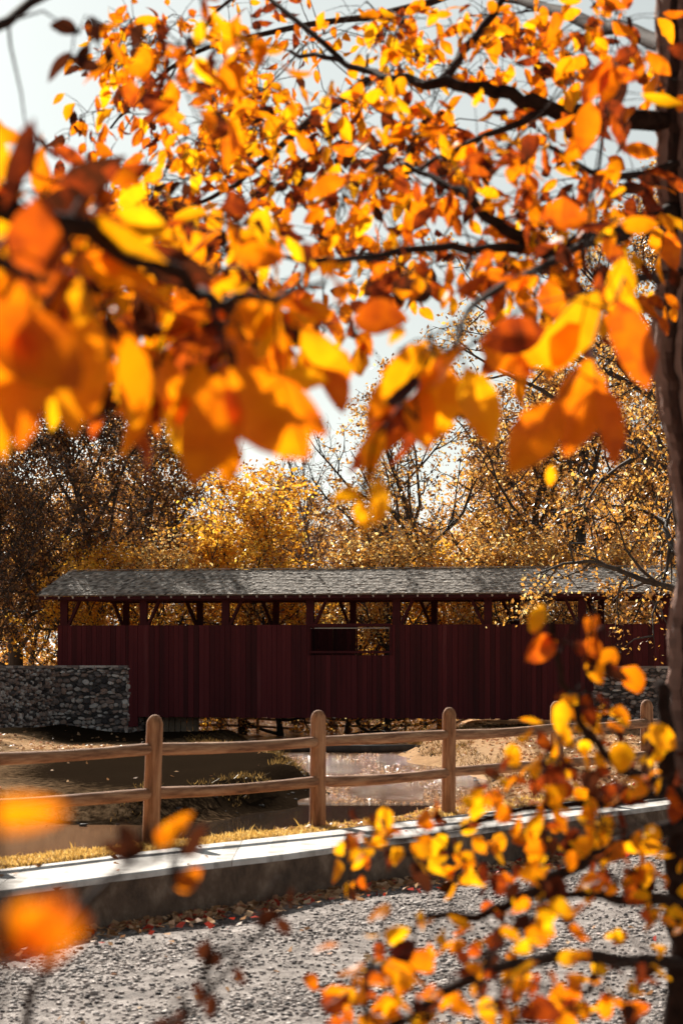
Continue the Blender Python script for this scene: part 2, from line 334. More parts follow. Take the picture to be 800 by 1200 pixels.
# dry grass beside the fence
def grass_blades(P0, h, lean=.5):
    n = len(P0); a = rng.uniform(0, 6.28, n); w = .0045 + .003*rng.random(n)
    sd = np.stack([np.cos(a), np.sin(a), 0*a], 1)*w[:, None]
    tip = P0 + np.stack([rng.normal(0, lean, n)*h, rng.normal(0, lean, n)*h, h], 1)
    mid = (P0*.45 + tip*.55) + np.stack([0*h, 0*h, h*.12], 1)
    return np.stack([P0 - sd, P0 + sd, mid + sd*.8, mid - sd*.8, tip], 1)
n = 30000; x = rng.uniform(-4.5, 4.8, n); y = back(x) + .05 + (fenceY(x) + .30 + np.clip(x, 0, 9)*.5 - back(x))*rng.random(n)
z = ground(x, y); h = .015 + .04*rng.random(n)*(.6+.6*np.sin(x*3+y)**2); h[rng.random(n) < .02] *= 2.2
v5 = grass_blades(np.stack([x, y, z-.005], 1), h)
tri = np.array([(0, 1, 2, 3)]); n5 = len(v5)
V = v5.reshape(-1, 3); Q1 = np.arange(n5)[:, None]*5 + np.array([0, 1, 2, 3]); Q2 = np.arange(n5)[:, None]*5 + np.array([3, 2, 4, 4])
me = bpy.data.meshes.new('grass'); faces = [tuple(r) for r in Q1.tolist()] + [tuple(r[:3]) for r in Q2.tolist()]
me.from_pydata(V.tolist(), [], faces); at = me.attributes.new('tint', 'FLOAT', 'FACE'); tt = rng.random(n5).astype(np.float32)
at.data.foreach_set('value', np.concatenate([tt, tt])); me.materials.append(M['grass'])
tag(link('grass', me), 'short dry golden grass along the fence line', 'grass', kind='stuff')

n = 160000; x = rng.uniform(-13, 12, n); y = rng.uniform(52, 112, n); dd = poly_dist(x, y)
cl = np.sin(x*1.7+y*.3)+np.sin(y*.9-x*.7)+np.sin(x*3.1-y*.5)
k = ((dd > 0) & (dd < .9) & (cl > -.5)) | ((dd > 0) & (np.hypot((x+2.9), (y-88)*.36) < 2.6) & (cl > -1)) | ((dd > .5) & (dd < 4) & (cl > 1.5) & (x > 3))
x, y = x[k], y[k]; z = ground(x, y); h = (.05 + .17*rng.random(len(x))**2); p0 = np.stack([x, y, z-.02], 1)
v5 = grass_blades(p0, h, .55); c0 = p0[:, None]; v5[:, :4, :2] = c0[:, :, :2] + (v5[:, :4, :2]-c0[:, :, :2])*1.9
V = v5.reshape(-1, 3); m5 = len(v5); faces = (np.arange(m5)[:, None]*5 + np.array([0, 1, 2, 3])).tolist() + (np.arange(m5)[:, None]*5 + np.array([3, 2, 4])).tolist()
me = bpy.data.meshes.new('bank_weeds'); me.from_pydata(V.tolist(), [], faces); at = me.attributes.new('tint', 'FLOAT', 'FACE'); tt = np.clip(rng.normal(.25, .25, m5), 0, 1).astype(np.float32)
at.data.foreach_set('value', np.concatenate([tt, tt])); me.materials.append(M['weed'])
tag(link('bank_weeds', me), 'tufts of dry weeds along the edge of the creek', 'weeds', kind='stuff')
n = 420; x = rng.uniform(-12, 9, n*8); y = rng.uniform(54, 108, n*8); dd = poly_dist(x, y); k = (np.abs(dd) < .45); x, y = x[k][:n], y[k][:n]
r_ = .03 + .08*rng.random(len(x))**3
tag(link('bank_stones', rocks('bank_stones', np.stack([x, y, np.maximum(ground(x, y), WZ)+.01], 1), r_, rng.random(len(x))*.7, M['mortar'])), 'small dark stones along the water line of the creek', 'stones', kind='stuff')

# ------------------------------------------------------------------ concrete wall
cw = MB(); dirw = np.array([1, 1.63, 0])/math.hypot(1, 1.63); xsw = np.linspace(-9, 14, 116)
for i in range(len(xsw)-1):
    x0, x1 = xsw[i], xsw[i+1]
    def ring(x):
        j = .006*math.sin(x*5.1) + .005*math.sin(x*13.7)
        f, bk = front(x)+j*2, back(x); h = .05 + .004*math.sin(x*3.3)
        e = .03
        return [(x, f, -.7), (x, f, h-e), (x+.0, f+e*1.6, h-e*.4), (x, bk-e*1.6, h-e*.4), (x, bk, h-e), (x, bk, -.7)]
    a, b = ring(x0), ring(x1)
    if i == 0: cw.v += [tuple(map(float, p)) for p in a]; cw.n += 6
    k = cw.n - 6; cw.v += [tuple(map(float, p)) for p in b]; cw.n += 6
    for j in range(5): cw.f.append((k+j, k+6+j, k+7+j, k+1+j)); cw.t.append(.5)
cw.f.append(tuple(range(6))); cw.t.append(.5); cw.f.append(tuple(range(cw.n-6, cw.n))[::-1]); cw.t.append(.5)
o = cw.build('concrete_wall', M['concrete'])
x = -9.0
while x < 13.9:
    x1 = min(x+1.62, 14.0); b = MB(); m_ = 12; k_ = (x1-x-.006)/m_
    for i in range(m_):
        xa, xb = x+k_*i, x+k_*(i+1)
        def rg(q): j = .006*math.sin(q*5.1)+.005*math.sin(q*13.7)+.004*math.sin(q*41); h = .052+.004*math.sin(q*3.3); return [(q, front(q)+2*j-.012, h-.05), (q, front(q)+2*j-.008, h-.012), (q, front(q)+2*j+.02, h), (q, back(q)-.02, h), (q, back(q)+.012, h-.012), (q, back(q)+.012, h-.05)]
        A_, B_ = rg(xa), rg(xb); b.add(A_+B_, [(j, (j+1) % 6, 6+(j+1) % 6, 6+j) for j in range(6)] + ([(0, 1, 2, 3, 4, 5)] if i == 0 else []) + ([(11, 10, 9, 8, 7, 6)] if i == m_-1 else []), random.random())
    b.build('slab', M['slab'], o); x += 1.62
tag(o, 'long low concrete wall, its face coloured dark for shade, with a broad flat top between gravel road and fence', 'wall')

# ------------------------------------------------------------------ round rail fence
fence = empty('rail_fence', (0, 24.65, 0)); tag(fence, 'brown round rail timber fence behind the low concrete wall', 'fence')
fence_pts = [(-5.9, 16.0), (-4.55, 18.0), (-3.15, 20.1), (-1.75, 22.2), (-.24, 24.3), (1.16, 26.3), (2.53, 28.4), (3.84, 30.4), (5.2, 32.4), (6.6, 34.5)]
base = np.array(fence.location)
def dome_post(p, r, h, lean):
    b = MB(); pts = []; rad = []
    zs = [-.35, -.1, .1, .3, .5, .7, .9, h-r*1.1, h-r*.75, h-r*.45, h-r*.2, h-r*.05, h]
    rs = [1.05, 1.05, 1.03, 1.0, 1.01, .99, 1.0, .97, .9, .76, .55, .32, .02]
    for z, q in zip(zs, rs):
        pts.append((p[0]+lean[0]*z - base[0], p[1]+lean[1]*z - base[1], z)); rad.append(r*q)
    b.tube(pts, rad, 20, rough=.02); return b
for i, (x, y) in enumerate(fence_pts):
    dome_post((x, y), [.078, .081, .075][i % 3]+.002*math.sin(i*3), 1.19 + .015*math.sin(i*2.3), ((.035, 0) if i == 3 else (.012*math.sin(i*1.7), 0))).build('post', M['post'], fence, True)
for i in range(len(fence_pts)-1):
    a, c = np.array(fence_pts[i]), np.array(fence_pts[i+1])
    for z0, sag in ((.885, .016), (.475, .02)):
        b = MB(); pts = []; rad = []; ph = random.uniform(0, 6); m_ = 18
        z1, z2 = z0 + random.uniform(-.012, .012), z0 + random.uniform(-.012, .012)
        for k in range(m_+1):
            t = -.015 + 1.03*k/m_; q = a + (c-a)*t
            z = z1 + (z2-z1)*t - sag*math.sin(math.pi*t)*(.6+.4*math.sin(ph)) + .0015*math.sin(t*6+ph)
            rr = .055 + .003*math.sin(t*5+ph) - .012*(1-sst(0, .05, t)) - .012*sst(.95, 1, t)
            pts.append((q[0]-base[0]+.01*math.sin(t*6+ph), q[1]-base[1], z)); rad.append(float(rr))
        b.tube(pts, rad, 14, rough=.025); b.build('rail', M['rail'], fence, True)

# ------------------------------------------------------------------ covered bridge
U = np.array([.976, -.2185, 0]); N = np.array([.2185, .976, 0]); Zv = np.array([0, 0, 1.])
org = np.array([-.0, 107.1, 0])
def s_of(px):    # how far along the near wall a photo column falls
    Y = 107.1/(1 + .224*(px-400)/F); X = (px-400)/F*Y
    return float((np.array([X, Y, 0]) - org) @ U)
SK = .24; WD = 4.6
bridge = empty('covered_bridge', tuple(org)); tag(bridge, 'long dark red covered timber bridge with a weathered shingle roof over the creek', 'bridge')
def B(s, n, z): return U*(s + SK*n) + N*n + Zv*z        # bridge frame (skewed plan), relative to org
sL, sR = s_of(68), s_of(786); sA, sB = s_of(151), s_of(695)
w0, w1 = s_of(364), s_of(456)
ZT, ZB, ZD = 3.07, -1.06, 1.2
def boards(mb, s0, s1, zb, zt, n0, th=.03):
    s = s0
    while s < s1 - .02:
        w = min(random.uniform(.20, .27), s1 - s)
        e = random.uniform(-.012, .012); dz = random.uniform(-.03, .015)
        mb.box(B(s+w/2, n0+e, (zb+zt)/2 + dz/2), (w/2-.006, th, (zt-zb-dz)/2), U, N, Zv, random.random())
        s += w
wl = MB()
boards(wl, sL, sA, ZD-.02, ZT, 0); boards(wl, sA, s_of(162), ZB-.45, ZT, 0); boards(wl, s_of(162), w0, ZB, ZT, 0)
boards(wl, w0, w1, ZB, 1.72, 0); boards(wl, w1, sB, ZB, ZT, 0); boards(wl, sB, sR, ZD-.02, ZT, 0)
wl.build('side_wall', M['red'], bridge)
fw = MB()
o2 = org + N*WD
def s_far(px):
    a = (px-400)/F; return (a*o2[1]-o2[0])/(U[0]-a*U[1]) - SK*WD
f0, f1 = s_far(419), s_far(512)
boards(fw, sL, f0, .2, ZT, WD); boards(fw, f0, f1, .2, 1.72, WD); boards(fw, f1, sR, .2, ZT, WD)
fw.build('side_wall', M['red'], bridge)
# inner lining behind the board gaps
ln = MB()
for a, c, zb, zt in ((sL+.05, sA, ZD, ZT-.02), (sA, w0, ZB+.04, ZT-.02), (w0, w1, ZB+.04, 1.68), (w1, sB, ZB+.04, ZT-.02), (sB, sR-.05, ZD, ZT-.02)):
    ln.box(B((a+c)/2, .065, (zb+zt)/2), ((c-a)/2, .02, (zt-zb)/2), U, N, Zv)
ln.build('wall_frame', M['red_dark'], bridge)
# rails over and across the window
for zz, hh in ((ZT-.02, .07), (1.86, .05), (2.92, .02)):
    b = MB(); b.box(B((w0+w1)/2, .0 if hh > .03 else .1, zz), ((w1-w0)/2+.06, .06, hh), U, N, Zv, .6); b.build('window_rail', M['red_dark'] if hh != .02 else M['pale_wood'], bridge)
for s in (w1+.1, w0-.06):
    b = MB(); b.box(B(s, -.045, (1.7+ZT)/2), (.05, .03, (ZT-1.7)/2), U, N, Zv, .5); b.build('window_trim', M['red_dark'], bridge)
dk = MB()
for k in range(150):
    s = sL + (sR-sL)*(k+.5)/150
    dk.box(B(s, WD/2, ZD-.55), ((sR-sL)/300-.006, WD/2-.12, .05), U, N, Zv, random.random())
dk.build('deck', M['old_wood'], bridge)
for n0 in (.25, WD-.25):
    b = MB(); b.box(B((sA+sB)/2, n0, -.45), ((sB-sA)/2+.4, .13, .3), U, N, Zv); b.build('lower_chord', M['red_dark'], bridge)
for k in range(12):
    s = sA + (sB-sA)*(k+.5)/12; b = MB(); b.box(B(s, WD/2, ZB+.12), (.1, WD/2-.15, .12), U, N, Zv); b.build('cross_beam', M['old_wood'], bridge)
# top plates
for n0 in (.12, WD-.12):
    b = MB(); b.box(B((sL+sR)/2, n0, 4.27), ((sR-sL)/2, .12, .11), U, N, Zv, .4); b.build('top_plate', M['red_dark'], bridge)
# posts and braces of the two trusses
near_px = [74, 167, 263, 362, 463, 570, 680, 779]
for i, px in enumerate(near_px):
    s = s_of(px); b = MB(); b.box(B(s, .13, 3.62), (.17, .1, .62), U, N, Zv, .5); b.build('truss_post', M['red_dark'], bridge)
    sg = 1 if i < 5 else -1
    if 0 < i or sg > 0:
        b = MB(); s2 = s + sg*.12; b.bar(B(s2, .14, 2.9), B(s2 + sg*.62, .14, 4.2), .22, .12, N, .4); b.build('brace', M['red_dark'], bridge)
    if i == 4:
        b = MB(); b.bar(B(s-.12, .14, 2.9), B(s-.1-.2, .14, 4.2), .22, .12, N, .4)
far_px = [150, 236, 325, 415, 510, 606, 705]
for i, px in enumerate(far_px):
    s = s_far(px); b = MB(); b.box(B(s, WD-.13, 3.62), (.14, .1, .62), U, N, Zv, .5); b.build('truss_post', M['red_dark'], bridge)
    b = MB(); b.bar(B(s-.1, WD-.14, 2.9), B(s-.62, WD-.14, 4.2), .2, .12, N, .4); b.build('brace', M['red_dark'], bridge)
for k in range(9):
    s = sL + .6 + (sR-sL-1.2)*k/8; b = MB(); b.bar(B(s, .1, 4.28), B(s, WD-.1, 4.28), .16, .16, Zv); b.build('tie_beam', M['red_dark'], bridge)
# roof
rs0, rs1 = s_of(50), s_of(786) + .6
OV = .48; HW = WD/2 + OV; ze, zr = 4.43, 5.62
slope = math.atan2(zr-ze, HW)
rf = MB()
for side in (0, 1):
    def RP(s, t, up=0.0):   # t: 0 at the eave, 1 at the ridge
        n = -OV + HW*t if side == 0 else WD + OV - HW*t
        sgn = -1 if side == 0 else 1
        nrm = N*math.sin(slope)*sgn + Zv*math.cos(slope)
        return B(s, n, ze + (zr-ze)*t) + nrm*up
    a, b_, c, d = RP(rs0, 0, -.05), RP(rs1, 0, -.05), RP(rs1, 1, -.05), RP(rs0, 1, -.05)
    a2, b2, c2, d2 = RP(rs0, 0), RP(rs1, 0), RP(rs1, 1), RP(rs0, 1)
    rf.add([a, b_, c, d, a2, b2, c2, d2], [(0, 3, 2, 1), (4, 5, 6, 7), (0, 1, 5, 4), (1, 2, 6, 5), (2, 3, 7, 6), (3, 0, 4, 7)], .15)
    rows = 17
    for r_ in range(rows):
        s = rs0 - random.uniform(0, .1)
        while s < rs1:
            w = random.uniform(.09, .20)
            t0 = max(-.012, (r_ - .08 - random.uniform(0, .10))/rows); t1 = min(1, (r_+1.25)/rows)
            up = .028 + random.uniform(0, .018) + (.02 if random.random() < .06 else 0)
            g = .008
            A_, B_, C_, D_ = RP(s+g, t0, up), RP(s+w-g, t0, up + random.uniform(-.008, .008)), RP(s+w-g, t1, .006), RP(s+g, t1, .006)
            e_, f_ = RP(s+g, t0, .001), RP(s+w-g, t0, .001)
            rf.add([A_, B_, C_, D_, e_, f_], [(0, 1, 2, 3), (4, 5, 1, 0), (4, 0, 3), (5, 2, 1)], min(1, max(0, random.gauss(.5, .23))))
            s += w
s = rs0
while s < rs1:
    w = random.uniform(.25, .4); rf.box(B(s+w/2, WD/2, zr+.045), (w/2-.01, .09, .018), U, N, Zv, random.random()); s += w
roof = rf.build('roof', M['shingle'], bridge)
b = MB(); b.box(B((rs0+rs1)/2, -OV+.08, ze-.13), ((rs1-rs0)/2-.1, .02, .07), U, N, Zv, .3); b.build('fascia', M['red_dark'], roof)
b = MB(); b.box(B((rs0+rs1)/2, WD+OV-.08, ze-.13), ((rs1-rs0)/2-.1, .02, .07), U, N, Zv, .3); b.build('fascia', M['red_dark'], roof)
k = 0; s = rs0 + .4
while s < rs1 - .3:
    b = MB()
    b.bar(B(s, -OV+.02, ze-.10), B(s, .2, ze+.15), .10, .06, Zv, .8); b.build('rafter_tail', M['pale_wood'], roof); s += .66; k += 1  # pale colour stands in for sun on the tail ends

# ------------------------------------------------------------------ stone abutments
def stone_face(mb, p0, p1, zb0, zb1, zt, out, sc_=.27):
    """irregular stones laid over the line p0-p1"""
    p0, p1 = np.array(p0, float), np.array(p1, float); L = np.linalg.norm(p1-p0); u = (p1-p0)/L; o_ = np.array(out, float)
    z = min(zb0, zb1) - .2
    while z < zt - .05:
        h = min(random.uniform(.10, .25), zt - z); x = random.uniform(-.1, 0)
        while x < L:
            w = random.uniform(.5, 1.35)*sc_*1.15; w = min(w, L-x+.02); zz = z + random.uniform(-.08, .08)
            if w > .06:
                c = p0 + u*(x+w/2) + Zv*(min(zz+h/2, zt-h*.4)); rl = random.uniform(-.25, .25)
                uu = u*math.cos(rl) + Zv*math.sin(rl); vv = -u*math.sin(rl) + Zv*math.cos(rl)
                hw, hh, dd = w/2*.97, h/2*random.uniform(.85, 1.12), random.uniform(.05, .14)
                # eight-sided pebble front
                ring = []; ring2 = []
                for a in range(8):
                    th = a*math.pi/4 + .39 + random.uniform(-.15, .15); cx, cy = math.cos(th), math.sin(th)
                    m_ = 1.12
                    ring.append(c + uu*hw*m_*cx*random.uniform(.85, 1.08) + vv*hh*m_*cy*random.uniform(.85, 1.08))
                for q in ring: ring2.append(c + (q-c)*.68 + o_*dd)
                vs = ring + ring2
                fs = [(a, (a+1) % 8, 8+(a+1) % 8, 8+a) for a in range(8)] + [tuple(range(8, 16))]
                mb.add(vs, fs, min(1, max(0, random.gauss(.5, .24))))
            x += w
        z += h
def abut(name, label, corners, zb, zt, faces):
    root = empty(name, (0, 105, 0)); tag(root, label, 'abutment', None)
    off = np.array([0, 105, 0]); core = MB(); n = len(corners)
    vs = [np.array([x, y, zb]) - off for x, y in corners] + [np.array([x, y, zt-.03]) - off for x, y in corners]
    core.add(vs, [tuple(range(n))[::-1], tuple(range(n, 2*n))] + [(i, (i+1) % n, n+(i+1) % n, n+i) for i in range(n)])
    core.build('core', M['mortar'], root)
    st = MB()
    for i, out in faces:
        a = np.array([*corners[i], 0]) - off; c = np.array([*corners[(i+1) % n], 0]) - off
        stone_face(st, a, c, zb, zb, zt, out)
    st.build('stonework', M['stone'], root)
    cp = MB()
    for i, out in faces:
        a = np.array([*corners[i], zt]) - off; c = np.array([*corners[(i+1) % n], zt]) - off
        L = np.linalg.norm(c-a); u = (c-a)/L; x = 0
        while x < L-.1:
            w = min(random.uniform(.5, .9), L-x); q = a + u*(x+w/2) - np.array(out)*.2 + Zv*.035
            cp.box(q, (w/2-.01, .27, .05), u, np.array(out), Zv, random.uniform(.3, .8)); x += w
    cp.build('coping', M['stone'], root)
    return root
def W(s, n): p = org + B(s, n, 0); return (float(p[0]), float(p[1]))
pA, pL = W(sA-.02, -.02), W(s_of(64), -.02)
px0 = P(-60, HY, 99)
cornersL = [pL, pA, W(sA+.0, WD+.2), W(sL-3, WD+2), (px0[0]-1.5, px0[1]+3), (px0[0], px0[1])]
o0 = tuple(-N); u2 = np.array([pL[0]-px0[0], pL[1]-px0[1], 0]); u2 /= np.linalg.norm(u2); o2 = (u2[1], -u2[0], 0)
abut('stone_abutment', 'grey fieldstone abutment and wing wall under the bridge end near the left edge', cornersL, -4, ZD-.03, [(0, o0), (5, o2), (1, tuple(U))])
pB, pR = W(sB+.02, -.02), W(s_of(810), -.02)
cornersR = [pB, pR, (pR[0]+7, pR[1]-5), (pR[0]+9, pR[1]), W(sR+2, WD+.2), W(sB, WD+.2)]
u3 = np.array([7, -5, 0])/math.hypot(7, 5)
abut('stone_abutment', 'dark fieldstone abutment under the bridge end behind the near tree trunk', cornersR, -4, ZD-.03, [(0, o0), (1, (u3[1], -u3[0], 0)), (5, tuple(-U))])
# timber pier boards on the inner face of the shaded abutment, seen under the bridge
b = MB(); s0 = s_of(162)
for k in range(9):
    s = s0 + .28*k; b.box(np.array(org)+B(s, .9, -1.9), (.12, .05, 1.0), U, N, Zv, random.random())
tag(b.build('retaining_wall', M['old_wood']), 'brown upright plank retaining wall beneath the bridge beside the grey abutment', 'wall')

# ------------------------------------------------------------------ far fence, seen under the bridge
ff = empty('rail_fence', (0, 124, -2.3)); tag(ff, 'dark three rail fence seen through the gap under the bridge', 'fence')
for k in range(11):
    x = -10 + 1.9*k; y = .1*k; b = MB(); z0 = float(ground(x, 124+y)) + 2.3
    b.box((x, y, z0+.5), (.07, .07, .75)); b.build('post', M['old_wood'], ff)
    if k < 10:
        z1 = float(ground(x+1.9, 124.1+y)) + 2.3
        for h in (.35, .75, 1.12):
            b = MB(); b.bar((x, y-.09, z0+h), (x+1.9, y+.01, z1+h), .12, .05, Zv); b.build('rail', M['old_wood'], ff)

b = MB(); b.tube([(-3.4, 96.6, -2.05), (-1.5, 96.8, -2.0), (1, 96.9, -2.04), (3.3, 97.2, -2.0)], [.17, .16, .17, .14], 10, rough=.06)
tag(b.build('fallen_log', M['far_bark'], None, True), 'dark log lying level across the creek in the shade of the bridge', 'log')
# ------------------------------------------------------------------ trees
def unit(v): return v/(np.linalg.norm(v)+1e-9)
def grow_tree(seed, H, spread, r0, nl=15, n2=7, n3=5, leaves=26, leaf=.17, fork=.28, droop=0.0, up=.45, clump=.42, sides=5, dens=1.0, lowest=.16):
    """skeleton of trunk, limbs, boughs and twigs; returns trunk MB, leaf positions/sizes"""
    g = np.random.default_rng(seed); mb = MB(); LP = []
    nseg = 9; tp = [np.zeros(3)]; d = np.array([g.normal(0, .05), g.normal(0, .05), 1.])
    for i in range(nseg):
        d = unit(d + np.array([g.normal(0, .09), g.normal(0, .09), .12])); tp.append(tp[-1] + d*H*.9/nseg)
    tp = np.array(tp); tr = np.array([r0*(1.35 if i == 0 else 1)*(1-.88*(i/nseg)**1.1) for i in range(nseg+1)])
    tp[0, 2] = -.4
    mb.tube(tp, tr, 8, rough=.05)
    def path(p, d, L, r, segs, lift, wob):
        pts = [p]; 
        for i in range(segs):
            d = unit(d + g.normal(0, wob, 3) + np.array([0, 0, lift])); pts.append(pts[-1] + d*L/segs)
        return np.array(pts), d
    for i in range(nl):
        t = lowest + (.93-lowest)*((i+g.random()*.8)/nl); k = min(nseg-1, int(t*nseg)); fr = t*nseg-k
        p = tp[k]*(1-fr) + tp[k+1]*fr; rr = tr[k]*(1-fr)+tr[k+1]*fr
        az = i*2.4 + g.normal(0, .5)
        tt = (t-lowest)/(1-lowest)
        prof = (.62+.75*tt)*(1-tt)**.55*1.25 + .12
        el = R(12 + 55*tt + g.normal(0, 8))
        L = spread*prof*g.uniform(.8, 1.15)
        d = np.array([math.cos(az)*math.cos(el), math.sin(az)*math.cos(el), math.sin(el)])
        pts, _ = path(p, d, L, rr, 6, up*.22-droop*.2, .16)
        r1 = min(rr*.62, .035*L*.5+.03); mb.tube(pts, [r1*(1-.8*q/6) for q in range(7)], sides+1, cap=False)
        for j in range(n2):
            q = .22 + .78*(j+g.random()*.9)/n2; kk = min(5, int(q*6)); f2 = q*6-kk; p2 = pts[kk]*(1-f2)+pts[kk+1]*f2
            ax = unit(pts[kk+1]-pts[kk]); d2 = unit(ax*.7 + g.normal(0, .75, 3) + np.array([0, 0, .25-droop*.6]))
            L2 = L*.42*(1.15-q*.55)*g.uniform(.7, 1.2)+.35
            pt2, _ = path(p2, d2, L2, 0, 4, up*.15-droop*.25, .22)
            r2 = r1*(1-.8*q)*.6+.012; mb.tube(pt2, [r2*(1-.75*w/4) for w in range(5)], 4, cap=False)
            for m in range(n3):
                q3 = .25+.75*(m+g.random())/n3; k3 = min(3, int(q3*4)); f3 = q3*4-k3; p3 = pt2[k3]*(1-f3)+pt2[k3+1]*f3
                d3 = unit(unit(pt2[k3+1]-pt2[k3])*.5 + g.normal(0, .8, 3) + np.array([0, 0, .1-droop*.5])); L3 = L2*.45*g.uniform(.6, 1.2)+.2
                pt3, _ = path(p3, d3, L3, 0, 3, 0, .25)
                mb.tube(pt3, [r2*.45+.004, r2*.3+.003, .007, .004], 3, cap=False)
                if leaves and g.random() < dens:
                    nn = int(leaves*g.uniform(.5, 1.5)); w = g.random(nn)
                    c = pt3[0][None]*(1-w[:, None]) + pt3[-1][None]*w[:, None]
                    LP.append(c + g.normal(0, clump*.5, (nn, 3))*np.array([1, 1, .75]))
    LP = np.concatenate(LP) if LP else np.zeros((0, 3))
    return mb, LP
def leaf_mesh(name, LP, size, material, bias=.5, seed=1):
    g = np.random.default_rng(seed); n = len(LP)
    # clumps of their own colour: neighbours share a tint
    f = .5+.25*np.sin(LP[:, 0]*1.3+seed)+.25*np.sin(LP[:, 1]*1.1+LP[:, 2]*1.7)
    T = np.clip(bias + (f-.5)*.4 + g.normal(0, .25, n), 0, 1)
    L = size*g.uniform(.6, 1.35, n)
    v, q, t = scatter_leaves(LP, L, L*.62, T, 1.0)
    return quad_mesh(name, v, q, t, material)
protos = {}
def proto(key, material, bark, leaf=.17, bias=.5, **kw):
    mb, LP = grow_tree(**kw)
    t_me = None
    o_ = mb.build('trunk', M[bark], None, True); t_me = o_.data; bpy.data.objects.remove(o_)
    l_me = leaf_mesh('crown', LP, leaf, M[material], bias, kw['seed']) if len(LP) else None
    protos[key] = (t_me, l_me, kw['H'], mb, LP)
proto('oak', 'tree_leaf', 'far_bark', seed=3, H=15, spread=6.0, r0=.34, nl=17, n2=8, n3=5, leaves=26, leaf=.185, bias=.5, clump=.4, dens=.85)
proto('oak_open', 'tree_leaf', 'far_bark', seed=8, H=15, spread=7.0, r0=.36, nl=15, n2=7, n3=5, leaves=17, leaf=.185, bias=.58, clump=.38, up=.75, dens=.75)
proto('dark_oak', 'dark_leaf', 'far_bark', seed=15, H=15, spread=6.5, r0=.42, nl=19, n2=8, n3=5, leaves=30, leaf=.185, bias=.38, clump=.5, lowest=.1)
proto('yellow', 'yellow_leaf', 'far_bark', seed=22, H=9, spread=4.2, r0=.16, nl=18, n2=7, n3=4, leaves=26, leaf=.17, bias=.55, clump=.45, lowest=.08, dens=.8)
proto('bare', 'tree_leaf', 'pale_bark', seed=31, H=16, spread=4.5, r0=.2, nl=18, n2=7, n3=6, leaves=2, leaf=.14, clump=.3, up=1.1, dens=.3)
proto('low', 'tree_leaf', 'far_bark', seed=44, H=8, spread=4.0, r0=.14, nl=16, n2=6, n3=5, leaves=22, leaf=.15, bias=.70, clump=.5, lowest=.06, dens=.8)
proto('big', 'tree_leaf', 'far_bark', seed=57, H=19, spread=9.0, r0=.45, nl=24, n2=9, n3=6, leaves=24, leaf=.16, bias=.6, clump=.36, lowest=.25, droop=.25)
def plant_tree(key, px, d, top_y, label, cat='tree', group=None, rz=None, sx=1.0, name=None):
    t_me, l_me, H, _, _ = protos[key]
    x = (px-400)/F*d; z0 = float(ground(x, d)); ztop = CH - (top_y-HY)/F*d
    s = (ztop - z0)/H*.98
    root = empty(name or {'oak': 'oak_tree', 'oak_open': 'oak_tree', 'dark_oak': 'oak_tree', 'big': 'oak_tree', 'yellow': 'maple_tree', 'bare': 'bare_tree', 'low': 'young_tree'}[key], (x, d, z0))
    root.rotation_euler.z = random.uniform(0, 6.28) if rz is None else rz; root.scale = (s*sx, s*sx, s)
    tag(root, label, cat, group)
    link('trunk', t_me, root)
    if l_me: link('crown', l_me, root)
    return root
G = 'trees in the wood behind the bridge'
plant_tree('dark_oak', 18, 121, 462, 'tall dark oak with heavy limbs behind the stone wing wall, at the left edge', group=G, rz=.6)
plant_tree('dark_oak', 112, 126, 468, 'broad dark brown oak rising over the bridge roof\'s left gable', group=G, rz=2.2)
plant_tree('oak', 172, 134, 446, 'tallest rusty oak of the left half, just right of the dark oaks', group=G, rz=4)
plant_tree('bare', 238, 150, 500, 'pale leafless tree between rusty oak and yellow maple', group=G)
plant_tree('yellow', 285, 120, 575, 'bright yellow leafy maple right behind the roof ridge', group=G, sx=1.1)
plant_tree('oak', 345, 138, 560, 'small sparse brown oak between the yellow maple and the bare tree', group=G, sx=.8)
plant_tree('bare', 392, 128, 488, 'leafless grey tree reaching into the open sky at mid picture', group=G)
plant_tree('bare', 425, 133, 512, 'shorter leafless tree beside the golden open oak', group=G)
plant_tree('oak_open', 522, 123, 462, 'golden open crowned oak with dark spreading limbs above the bridge middle', group=G, rz=1.0)
plant_tree('oak', 455, 142, 590, 'low rounded bronze oak half hidden behind the golden open oak', group=G)
plant_tree('oak', 612, 130, 425, 'tall full bronze oak standing right of the golden open oak', group=G, rz=2.6)
plant_tree('oak_open', 700, 122, 405, 'tall orange oak behind the bridge\'s far right openings', group=G, rz=5)
plant_tree('oak', 800, 126, 420, 'bronze oak behind the bridge, hidden mostly by the near trunk', group=G)
plant_tree('big', 812, 93, 222, 'huge drooping golden oak whose boughs hang over the bridge roof at right', group=None, rz=.4, sx=.95)
plant_tree('dark_oak', -210, 106, 400, 'tall dark oak beyond the left edge shading the creek bank', group=G, sx=.9)
plant_tree('dark_oak', -30, 115, 560, 'dark low oak behind the wing wall at the left border', group=G)
for px, d, ty, key, lb in ((28, 128, 640, 'low', 'low orange tree at the bridge end above the wing wall'), (105, 117, 655, 'yellow', 'young yellow tree seen through the first bridge opening'),
        (195, 119, 650, 'low', 'young orange tree seen through the second bridge opening'), (258, 130, 640, 'yellow', 'yellow tree seen through the third bridge opening'), (330, 118, 668, 'low', 'young tree seen through the opening left of the window'),
        (405, 121, 655, 'low', 'young orange tree seen above the dark half of the window'), (452, 118, 640, 'low', 'young tree seen through the open half of the bridge window'),
        (520, 120, 665, 'yellow', 'young yellow tree seen through the opening right of the window'), (590, 119, 640, 'low', 'young orange tree seen through the sixth bridge opening'),
        (655, 117, 650, 'low', 'young tree seen through the opening below the drooping boughs'), (730, 118, 650, 'low', 'young tree seen through the last opening before the near trunk')):
    plant_tree(key, px, d, ty, lb, group=G, sx=1.15)
